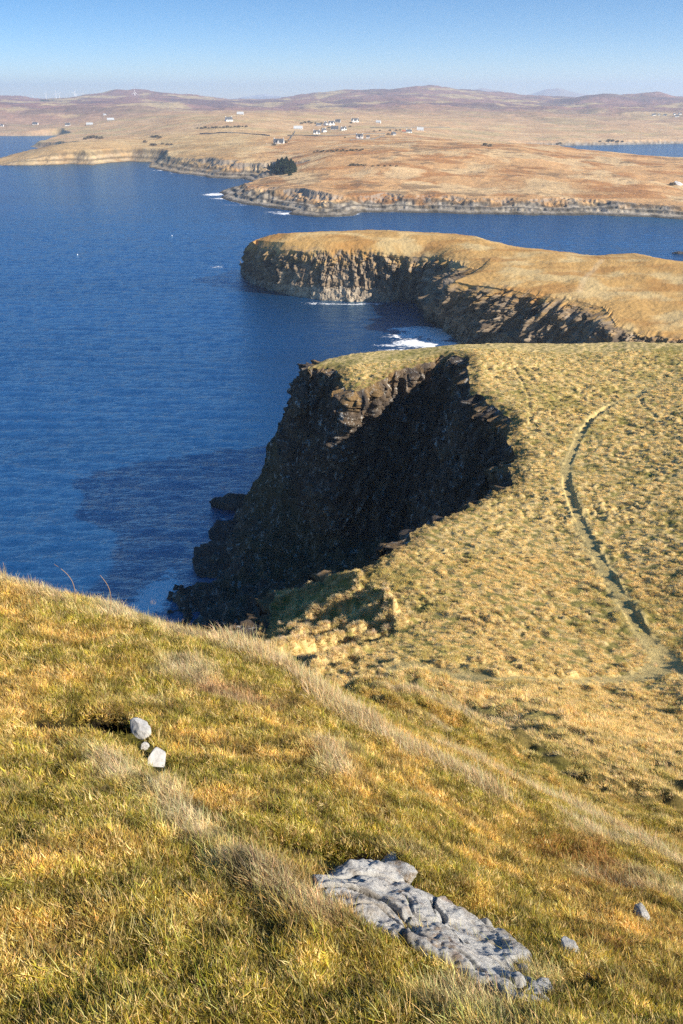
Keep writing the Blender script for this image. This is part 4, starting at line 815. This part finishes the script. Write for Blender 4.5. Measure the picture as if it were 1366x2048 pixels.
cc = np.zeros(Xr.shape + (3,)) + np.array([.44, .40, .35]); cc = mixc(cc, np.array([.60, .57, .53]), ss(-.1, .4, fbm(a_ / .12, b_ / .12, 4, 206))); cc = mixc(cc, np.array([.30, .19, .12]), ss(.1, .4, fbm(a_ / .16 + 9, b_ / .16, 4, 207)) * .7); cc = mixc(cc, SOIL, (1 - ss(.0, .05, bd)) * .7); cc = mixc(cc, SOIL * .8, ss(.05, -.02, sr + .02 * perlin(a_ / .04, b_ / .04, 208)) )
kp = sr > -.10; Fq = gridfaces(n, n, keep=kp); V2, F2, (C2,) = compact(np.stack([Xr.ravel(), Yr.ravel(), Zr.ravel()], 1), Fq, [cc.reshape(-1, 3)])
o = link("rock_outcrop", mesh_from("rock_outcrop", V2, F2, M_STONE, True, cols={"Col": C2})); o['label'] = "broad cracked grey and white lichened rock outcrop breaking through the turf"; o['category'] = "rock outcrop"
def stone(px, py, w_px, size, seed, label, colr=(.48, .48, .48), rz=0, tilt=(0, 0), up=.0):
    b = pp([(px, py)])[0]; zg = zland(np.array([b[0]]), np.array([b[1]]))[0]; tt = np.hypot(b[1], H - zg); s = w_px * tt / F * .5
    o = boulder("rock", (b[0], b[1], zg + up * s), (size[0] * s, size[1] * s, size[2] * s), seed, M_SLAB if seed in (41, 42) else M_STONE, colr, label, "rock", res=4, amp=.3, rotz=rz, col2=np.array(colr) * .8); o.rotation_euler = (tilt[0], tilt[1], rz); return o
stone(313, 1522, 50, (1.0, 1.45, .5), 41, "pale grey angular slab with a ridge, larger of the two smooth stones", (.55, .55, .56), .25, (.55, .25), .22)
stone(281, 1470, 46, (1.15, .9, .42), 42, "small white stone split by a crack, touching the top of the larger pale slab", (.60, .58, .54), -.5, (.6, .15), .55)
stone(289, 1500, 20, (1.0, .9, .8), 43, "little pinkish stone wedged between the two pale slabs", (.45, .36, .28), .3, (.2, 0), .9)
stone(783, 1722, 56, (1.0, .7, .5), 44, "small white crusted stone beside the dark hollow above the outcrop", (.50, .49, .47), -.3, (.2, 0), .6)
stone(805, 1765, 80, (1.0, .6, .4), 49, "flat brownish stone with white crust between the hollow and the outcrop", (.36, .28, .20), -.4, (.2, 0), .5)
stone(1280, 1842, 46, (.6, 1.3, .6), 45, "narrow upright grey stone at the right edge beyond the outcrop", (.38, .34, .28), .1, (.2, 0), .6)
stone(1142, 1925, 48, (.8, 1.5, .5), 46, "white lichened stone lying beside the outcrop's right end", (.46, .44, .42), .4, (.2, 0), .6)
stone(1085, 1990, 50, (1.0, .8, .6), 47, "bluish white broken stone at the outcrop's lower corner", (.52, .53, .56), -.4, (.2, 0), .6)
stone(1168, 1968, 46, (1, .7, .6), 48, "dark reddish stone in the shaded hollow by the outcrop", (.12, .05, .04), 0, (.1, 0), .2)
# ================================================================ HOUSES
def zfar1(x, y): return zfar(np.asarray(x, float), np.asarray(y, float))
def farpt(px, py):
    return project(np.array([float(px)]), np.array([float(py)]), zfar1, 560, 9000, 900)[0]
def cottage(px, py, wpx, label, yaw=0.0, storeys=1.5, wall=M_WHITE, roof=M_SLATE, chim=2, kind="cottage", gables=0, cat="house", group=None):
    b = farpt(px, py); D = np.hypot(b[0], b[1]); wpx *= .86; storeys *= .86; L = wpx * D / F; L = max(L, 5); dp = min(L * .55, 7.5); hw = 2.6 * storeys; hr = dp * .55
    e = bpy.data.objects.new(kind, None); COL.objects.link(e); e.location = (b[0], b[1] + dp, b[2] - .3); e.rotation_euler = (0, 0, yaw); e['label'] = label; e['category'] = cat
    if group: e['group'] = group
    m = MB(); m.box(-L / 2, L / 2, -dp / 2, dp / 2, -2, hw)
    for s in (-1, 1): m.add([(s * L / 2, -dp / 2, hw), (s * L / 2, dp / 2, hw), (s * L / 2, 0, hw + hr), (s * (L / 2 - .3), -dp / 2, hw), (s * (L / 2 - .3), dp / 2, hw), (s * (L / 2 - .3), 0, hw + hr)], [(0, 1, 2), (3, 5, 4), (0, 2, 5, 3), (1, 4, 5, 2)])
    link("wall", m.mesh("wall", wall), e)
    m = MB(); o_ = .35; th = .18; X0, X1 = -L / 2 - .05, L / 2 + .05
    for s in (-1, 1):
        y0, y1 = s * (dp / 2 + o_), 0; zz0 = hw - o_ * hr / (dp / 2) + .05; zz1 = hw + hr + .05
        m.add([(X0, y0, zz0), (X1, y0, zz0), (X1, y1, zz1), (X0, y1, zz1), (X0, y0, zz0 + th), (X1, y0, zz0 + th), (X1, y1, zz1 + th), (X0, y1, zz1 + th)], [(0, 1, 2, 3), (4, 7, 6, 5), (0, 4, 5, 1), (0, 3, 7, 4), (1, 5, 6, 2)])
    ro = link("roof", m.mesh("roof", roof), e)
    for k in range(chim):
        xx = (-1, 1)[k] * (L / 2 - .7); m = MB(); m.box(xx - .45, xx + .45, -.4, .4, hw + hr - .5, hw + hr + 1.3); m.box(xx - .52, xx + .52, -.47, .47, hw + hr + 1.3, hw + hr + 1.45); link("chimney", m.mesh("chimney", wall), ro)
    for k in range(gables):                            # front dormer gables that give the white peaks
        xx = (-.27, .27)[k] * L if gables == 2 else 0; gw = L * .22; m = MB(); zt = hw + hr * .95
        m.add([(xx - gw / 2, -dp / 2 - .5, -1), (xx + gw / 2, -dp / 2 - .5, -1), (xx + gw / 2, -dp / 2 - .5, hw * .8), (xx, -dp / 2 - .5, zt), (xx - gw / 2, -dp / 2 - .5, hw * .8), (xx - gw / 2, -.6, -1), (xx + gw / 2, -.6, -1), (xx + gw / 2, -.6, hw * .8), (xx, -.6, zt), (xx - gw / 2, -.6, hw * .8)],
              [(0, 1, 2, 3, 4), (0, 4, 9, 5), (1, 6, 7, 2)]); link("gable", m.mesh("gable", wall), e)
        m = MB(); m.add([(xx - gw / 2 - .2, -dp / 2 - .7, hw * .8 - .1), (xx, -dp / 2 - .7, zt + .1), (xx, -.5, zt + .1), (xx - gw / 2 - .2, -.5, hw * .8 - .1), (xx + gw / 2 + .2, -dp / 2 - .7, hw * .8 - .1), (xx + gw / 2 + .2, -.5, hw * .8 - .1)], [(0, 1, 2, 3), (1, 4, 5, 2)]); link("gable_roof", m.mesh("gable_roof", roof), e)
    nw = max(2, int(L / 4)); 
    for k in range(nw):
        xx = -L / 2 + (k + .5) * L / nw
        if k == nw // 2 and chim: m = MB(); m.box(xx - .5, xx + .5, -dp / 2 - .06, -dp / 2 + .02, 0.1, 2.1); link("door", m.mesh("door", M_SLATE), e); continue
        m = MB(); m.box(xx - .5, xx + .5, -dp / 2 - .05, -dp / 2 + .02, .9, 2.1); link("window", m.mesh("window", M_GLASS), e)
    return e
Hs = [(457,243,15,"lone white cottage with a dark roof, apart from the village on the open moor",.5,1.6,M_WHITE,M_SLATE,2,0),
 (480,229.5,14,"long low pale grey shed on the moor above the lone white cottage",0,.9,M_GREYW,M_PALE,0,0),
 (557,288,22,"low white cottage with a dark roof nearest the orange headland",-.1,1.0,M_WHITE,M_SLATE,2,1),
 (596,259,19,"long low white bungalow at the village's outer end, alone in its field",0,.9,M_WHITE,M_PALE,0,0),
 (637,252,10,"small pale grey house just before the biggest white house",.3,1.1,M_GREYW,M_SLATE,1,0),
 (651,251,10,"tall white gabled house next to the biggest white house",1.1,1.8,M_WHITE,M_SLATE,2,0),
 (663,251,13,"biggest white house in the middle of the village with twin white gables",.2,1.9,M_WHITE,M_SLATE,2,2),
 (676,245.5,11,"grey and white house behind the biggest white house",-.2,1.4,M_GREYW,M_SLATE,2,0),
 (710,245,15,"white house with a slate roof and two white gables, standing by itself beyond the village",.15,1.7,M_WHITE,M_SLATE,2,2),
 (757,246.5,10,"low white cottage standing alone on the open moor edge",-.2,1.1,M_WHITE,M_PALE,1,0),
 (633,268.5,14,"white cottage with two chimneys in the front row of the village",.2,1.3,M_WHITE,M_SLATE,2,1),
 (648,264.5,11,"white gabled cottage with a grey wing behind the front row",.9,1.5,M_WHITE,M_SLATE,2,0),
 (669,260,16,"long grey house with a slate roof in the middle of the village",0,1.1,M_GREYW,M_SLATE,2,0),
 (687,261,12,"bluish white cottage joined on to the long grey house's end",.5,1.4,M_WHITE,M_SLATE,2,1),
 (719,277.5,15,"bright white cottage with twin gables nearest the viewer below the village",-.15,1.4,M_WHITE,M_SLATE,2,2),
 (736,277,4,"tiny white outbuilding beside the nearest twin gabled cottage",0,1.3,M_WHITE,M_SLATE,0,0),
 (787,271,11,"grey stone cottage with a dark gable among bushes",.9,1.3,M_GREYW,M_SLATE,1,0),
 (808,265,8,"low shed with an orange rusted roof",0,.9,M_GREYW,M_RUST,0,0),
 (818,266,12,"white cottage with a slate roof beside the rusty roofed shed",.25,1.2,M_WHITE,M_SLATE,2,0),
 (841,262,14,"pale blue grey bungalow at the far end of the village road",-.1,1.0,M_WHITE,M_PALE,1,0),
 (209,231.5,5,"tiny bright white cottage highest on the left hillside",0,1.3,M_WHITE,M_PALE,1,0),
 (220,241,14,"long grey barn below the highest white cottage on the left hillside",.1,.9,M_GREYW,M_PALE,0,0),
 (134,252,10,"white cottage with a chimney near the far bay",.2,1.3,M_WHITE,M_SLATE,2,0),
 (69,249.5,11,"low white cottage beside dark bushes above the far bay",0,1.0,M_WHITE,M_SLATE,1,0),
 (178,250.5,13,"long greenish grey shed between the far bay and the barn",0,.9,M_GREYW,M_PALE,0,0),
 (3,253,6,"white cottage at the far left edge above the bay",0,1.2,M_WHITE,M_SLATE,1,0),
 (1309,231.5,7,"white cottage first in the distant row under the pale hills",.1,1.3,M_WHITE,M_SLATE,1,0),
 (1319,231,5,"second white cottage in the distant row, small and square",.5,1.2,M_WHITE,M_SLATE,1,0),
 (1331,232,6,"third cottage in the distant row, white with a dark end",-.3,1.3,M_WHITE,M_SLATE,1,0),
 (1350,230,5,"tall narrow white house above the lowest one in the distant row",.4,1.5,M_WHITE,M_SLATE,1,0),
 (1355,234,7,"lowest white house in the distant row under the pale hills",-.1,1.3,M_WHITE,M_SLATE,1,0),
 (1361,229.5,6,"last white house of the distant row at the frame's right edge",.2,1.3,M_WHITE,M_SLATE,1,0)]
for px, py, wpx, lab, yaw, st, wl_, rf, ch, gb in Hs: cottage(px, py, wpx, lab, yaw, st, wl_, rf, ch, "shed" if "shed" in lab or "barn" in lab else "cottage", gb, "shed" if "shed" in lab or "barn" in lab else "house")
b = farpt(1356, 371); boulder("rock", (b[0], b[1] + 3, b[2] + .8), (5.2, 2.5, 2.6), 61, M_ROCK, (.50, .48, .47), "pale whitish crag beside a dark bush on the far golden headland", "rock", amp=.6)
# dry stone field walls round the crofts, each a wall following the ground
M_DYKE = plain("dry_stone_wall", (.17, .15, .125), .95, .1, .7, .4)
for pts, lab in (([(575,272),(640,272.5),(700,270),(770,268)], "long dark field wall running between the front cottages and the white village houses"),
                 ([(590,263),(585,272),(578,281)], "short field wall climbing past the outlying white bungalow"),
                 ([(740,256),(790,257),(850,255),(900,256)], "field wall along the moor edge behind the far end of the village"),
                 ([(700,281),(745,279),(770,272)], "crooked field wall beside the nearest twin gabled cottage"),
                 ([(400,268),(450,266),(500,268),(540,272)], "faint field wall crossing the moor below the lone white cottage")):
    q, _ = resamp(pp(pts, zf=zfar1, tmin=560, tmax=9000, n=900), 12); q[:, 2] = zfar(q[:, 0], q[:, 1]); m = MB(); nq = len(q); dx_ = np.gradient(q[:, 0]); dy_ = np.gradient(q[:, 1]); ln = np.hypot(dx_, dy_) + 1e-9
    V = []
    for k in range(nq):
        ox, oy = -dy_[k] / ln[k], dx_[k] / ln[k]; hh = 1.5 + .35 * math.sin(k * 2.3) + .25 * math.sin(k * 5.1)
        for w_, z_ in ((-.6, -1), (-.35, hh), (.35, hh), (.6, -1)): V.append((q[k, 0] + ox * w_, q[k, 1] + oy * w_, q[k, 2] + z_))
    m.add(V, [(4 * k + j, 4 * k + j + 1, 4 * k + j + 5, 4 * k + j + 4) for k in range(nq - 1) for j in range(3)] + [(0, 3, 2, 1), (4 * nq - 4, 4 * nq - 3, 4 * nq - 2, 4 * nq - 1)])
    o = link("dry_stone_dyke", m.mesh("dry_stone_dyke", M_DYKE)); o['label'] = lab; o['category'] = "wall"
# ================================================================ WIND TURBINES
def turbine_meshes():
    m = MB(); m.tube([(0, 0, 0), (0, 0, 30), (0, 0, 62)], [3.2, 2.7, 2.0], 12); tw_ = m.mesh("tower", M_TURB, True)
    m = MB(); m.box(-1.6, 1.6, -3.5, 4.5, 61.5, 65); nac = m.mesh("nacelle", M_TURB)
    m = MB(); m.tube([(0, -3.5, 0), (0, -5.2, 0), (0, -6, 0)], [1.5, 1.3, .5], 10); hub = m.mesh("hub", M_TURB, True)
    m = MB(); V = []; 
    for z_, c_, th in ((1, 1.3, .6), (6, 2.6, .45), (14, 2.0, .3), (24, 1.3, .2), (31, .5, .1)): V += [(-c_ / 2, -th / 2, z_), (c_ / 2, -th / 2, z_), (c_ / 2, th / 2, z_), (-c_ / 2, th / 2, z_)]
    Fb = []
    for k in range(4):
        for j in range(4): Fb.append((4 * k + j, 4 * k + (j + 1) % 4, 4 * k + 4 + (j + 1) % 4, 4 * k + 4 + j))
    Fb += [(3, 2, 1, 0), (16, 17, 18, 19)]; m.add(V, Fb); bl = m.mesh("blade", M_TURB, True); return tw_, nac, hub, bl
TM = turbine_meshes()
for k, (px, hy, by, D, rot, lab) in enumerate([
    (66,191,197,7800,.2,"faintest white wind turbine, farthest out on the left skyline"), (92.6,187.5,197.5,7400,.6,"faint white wind turbine between the farthest one and the close pair on the skyline"),
    (113,187,201,6400,.1,"taller wind turbine of the close pair standing over the dark plantation"), (119.5,187.5,198,7000,.9,"shorter wind turbine of the close pair standing over the dark plantation"),
    (150.5,185,199,6100,.5,"wind turbine at the turbine hill's left foot, hindmost of two almost in line"), (154,189.5,204,5300,1.0,"wind turbine at the turbine hill's left foot, set lower and nearer than its neighbour"),
    (167.5,187,201,5600,.2,"wind turbine standing on the lower left shoulder of the turbine hill"), (229.5,186,201,5300,.05,"wind turbine halfway up the turbine hill, left of the summit pair"),
    (271,185,204,4900,.0,"largest looking wind turbine, just left of the turbine hill's summit"), (308,183,197.5,5200,.35,"wind turbine on the right shoulder of the turbine hill, last in the row")]):
    D = min(D, 5650); hb_ = unD(px, hy, D); bs = unD(px, by, D); zt = float(zfar1([bs[0]], [bs[1]])[0]); sc = (hb_[2] - bs[2]) / 63.; zb = hb_[2] - 63 * sc
    e = bpy.data.objects.new("wind_turbine", None); COL.objects.link(e); e.location = (bs[0], bs[1], zb); e.scale = (sc,) * 3; e.rotation_euler = (0, 0, .35); e['label'] = lab; e['category'] = "wind turbine"; e['group'] = "wind turbines on the skyline"
    tw_ = link("tower", TM[0], e); ext = max(0., (zb - zt) / sc); tw_.location = (0, 0, -ext); tw_.scale = (1, 1, (62 + ext) / 62)
    link("nacelle", TM[1], e); h_ = link("hub", TM[2], e); h_.location = (0, 0, 63.2)
    for j in range(3): bl = link("blade", TM[3], h_); bl.location = (0, -4.8, 0); bl.rotation_euler = (0, rot + j * 2.0944, 0)
# ================================================================ TREES AND SHRUBS
def crown_mesh(name, R_, Hh, n, leaf, mat, seed, conif=True, twig=0):
    rg = np.random.default_rng(seed); u = rg.random(n); 
    if conif: zz = Hh * (.08 + .92 * u ** 1.15); rad = R_ * (1 - u ** 1.15 * .93) * (.75 + .4 * np.abs(np.sin(zz * 3.1 + seed)))
    else: zz = Hh * (.10 + .9 * u); rad = R_ * np.sqrt(np.clip(1 - ((u - .42) / .62) ** 2, .02, 1))
    a = rg.random(n) * 2 * np.pi; q = rad * np.sqrt(rg.random(n)) ** .6 * (1 + .25 * np.sin(a * 3 + seed) + .15 * np.sin(a * 5 + zz)); c = np.stack([q * np.cos(a), q * np.sin(a), zz], 1)
    d1 = rg.normal(size=(n, 3)); d1 /= np.linalg.norm(d1, axis=1, keepdims=True); d2 = np.cross(d1, rg.normal(size=(n, 3))); d2 /= np.linalg.norm(d2, axis=1, keepdims=True)
    s = leaf * (.5 + rg.random(n))[:, None]; V = np.stack([c - d1 * s, c + d2 * s * .55, c + d1 * s, c - d2 * s * .55], 1).reshape(-1, 3)
    tone = np.repeat((.5 + .9 * rg.random(n))[:, None] * np.ones(3), 4, 0); return mesh_from(name, V, np.arange(4 * n).reshape(n, 4), mat, False, cols={"Col": tone})
CONM = [crown_mesh("crown", 2.6, 9, 1500, .42, M_CONIF, 400 + i) for i in range(4)]; SHM = [crown_mesh("foliage", 1.6, 2.2, 500, .26, M_SHRUB, 410 + i, False) for i in range(4)]
m = MB(); m.tube([(0, 0, -.5), (.05, 0, 3), (0, .05, 7.6)], [.22, .16, .04], 7); TRK = m.mesh("trunk", M_BARK, True); m = MB(); m.tube([(0, 0, -.3), (.03, 0, .5), (0, .05, 1.4)], [.10, .07, .02], 6); SST = m.mesh("stem", M_BARK, True)
k = 0
TL = ["dark conifer in the dense copse above the rocky shore"]
for px, py, sc in [(549,346,1.0),(554,345,1.25),(559,347,1.4),(563,345,1.5),(568,347,1.45),(572,346,1.5),(577,347,1.35),(582,346,1.35),(587,345,1.15),(556,339,1.2),(565,338,1.2),(574,338,1.3),(583,339,1.1),(543,337,.75),(537,338,.6),(591,340,.7),(552,350,.8),(580,351,.7)]:
    b = farpt(px, py); e = bpy.data.objects.new("conifer_tree", None); COL.objects.link(e); e.location = (b[0], b[1], b[2] - .2); e.scale = (sc * 1.15, sc * 1.15, sc); e.rotation_euler = (0, 0, k * 1.3)
    e['label'] = TL[0] if sc > 1 else "small dark conifer on the fringe of the dense copse above the rocky shore"; e['category'] = "tree"; e['group'] = "conifers of the copse" if sc > 1 else "small conifers fringing the copse"; link("crown", CONM[k % 4], e); link("trunk", TRK, e); k += 1
GRP = {"a": ("grey brown shrub in the row along the top of the orange headland", "shrubs along the orange headland top"), "b": ("dark shrub in the short clump on the orange headland slope", "shrubs on the headland slope"),
       "c": ("brown garden shrub between the village houses", "shrubs around the village"), "d": ("scrubby shrub by the far shore left of the copse", "shrubs by the far left shore"), "e": ("shrub in the dark hedge line across the fields", "shrubs of the field hedge"), "f": ("dark shrub by the inlet's far shore", "shrubs by the inlet")}
SH = [("a", 628 + i * 6.5 + (i % 3), 305 - (i % 2) * 1.5 - i * .25, 1.0 + .45 * ((i * 7) % 5) / 5) for i in range(16)] + [("b", 702 + i * 4.2, 331.5 - (i % 2), 1.4 - .1 * i) for i in range(8)] + [("b", 745 + i * 12, 333 - i % 2, .9) for i in range(5)]
SH += [("c", x_, y_, s_) for x_, y_, s_ in [(603,248,2.2),(610,246,2.4),(618,245,2.4),(623,247,2),(632,247,1.8),(643,248,2.2),(690,255,1.6),(645,258,1.8),(658,256,1.8),(700,254,1.8),(780,262,1.8),(776,270,2),(792,262,1.8),(748,263,1.4),(760,262,1.4),(702,247,2.2),(800,261,1.5),(690,276,1.2),(548,291,2),(571,286,2)]]
SH += [("d", x_, y_, s_) for x_, y_, s_ in [(178,277,3.2),(186,276,3.6),(194,277,3.2),(202,278,3),(170,279,2.4),(305,275,2.4),(313,275,2.8),(320,276,2.2),(290,285,2.4),(304,291,2.2),(310,291,2.2),(325,289,1.8),(335,290,1.8),(343,290,1.6)]]
SH += [("e", 395 + i * 7.5, 257.2 - i * .25 + (i % 2) * .5, 1.5 + .5 * (i % 3)) for i in range(14)] + [("f", x_, y_, s_) for x_, y_, s_ in [(1115,289,2),(1120,288,2.4),(1217,283,3),(1225,283,2.6),(1235,284,2.2),(1200,284,1.8),(1245,284,1.8),(970,291,2),(980,293,2),(1343,371,1.8),(1346,370,1.6)]]
for i, (g_, px, py, sc) in enumerate(SH):
    b = farpt(px, py); e = bpy.data.objects.new("shrub", None); COL.objects.link(e); e.location = (b[0], b[1], b[2] - .1); e.scale = (sc * .85, sc * .85, sc * .62); e.rotation_euler = (0, 0, i * 2.1)
    e['label'] = GRP[g_][0]; e['category'] = "shrub"; e['group'] = GRP[g_][1]; link("foliage", SHM[i % 4], e); link("stem", SST, e)
# plantation far off: one dark mass of small conifers
V = []; Fc = []; rg = np.random.default_rng(5)
for px0, px1, ya, yb, nn in ((82, 245, 201.5, 209, 1500), (0, 82, 209, 212, 420), (-60, 0, 210, 213, 200), (1338, 1420, 200, 204, 300)):
    for _ in range(nn):
        f = rg.random(); px = px0 + (px1 - px0) * f; yy = yb - (yb - ya) * (1 - f if px0 == 82 else .7) * rg.random(); q = unD(px, yy, 4600 + 10 * rg.normal()); zz = max(float(q[2]), 40) ; D = 4600; h_ = 16 + 6 * rg.random(); rd = 5 + 2 * rg.random(); b0 = len(V)
        V += [(q[0] + rd * math.cos(a), q[1] + rd * math.sin(a), zz - 8) for a in (0, 1.26, 2.51, 3.77, 5.03)] + [(q[0], q[1], zz + h_ * .4)]; Fc += [(b0 + j, b0 + (j + 1) % 5, b0 + 5) for j in range(5)]
me = mesh_from("plantation_forest", np.array(V), np.array(Fc), M_CONIF, False, cols={"Col": np.ones((len(V), 3)) * (.6 + .7 * np.repeat(rg.random(len(V) // 6), 6))[:, None]}); link("plantation_forest", me, kind='stuff', label="dark conifer plantation on the low ground under the wind turbines")
# mooring buoys on the open water
for px, py, lab in ((155, 510, "tiny white float on open water towards the left edge"), (344, 472, "tiny white float on open water off the promontory's tip")):
    q = z0(px, py); m = MB(); m.tube([(0, 0, -.25), (0, 0, -.1), (0, 0, .15), (0, 0, .38), (0, 0, .45)], [.1, .24, .28, .16, .04], 12); o = link("buoy", m.mesh("buoy", M_TURB, True)); o.location = (q[0], q[1], .05); o['label'] = lab; o['category'] = "buoy"
# ================================================================ HAZE (real air between here and the hills)
m = MB(); m.box(-14000, 14000, -300, 18500, -8, 360); hm = bpy.data.materials.new("haze"); hm.use_nodes = True; ht = hm.node_tree; ht.nodes.clear()
ho = ht.nodes.new("ShaderNodeOutputMaterial"); hv = ht.nodes.new("ShaderNodeVolumePrincipled"); hv.inputs["Density"].default_value = HAZE; hv.inputs["Color"].default_value = (.66, .80, 1.0, 1); hv.inputs["Anisotropy"].default_value = .2
ht.links.new(hv.outputs[0], ho.inputs["Volume"]); link("haze", m.mesh("haze", hm), kind='stuff')
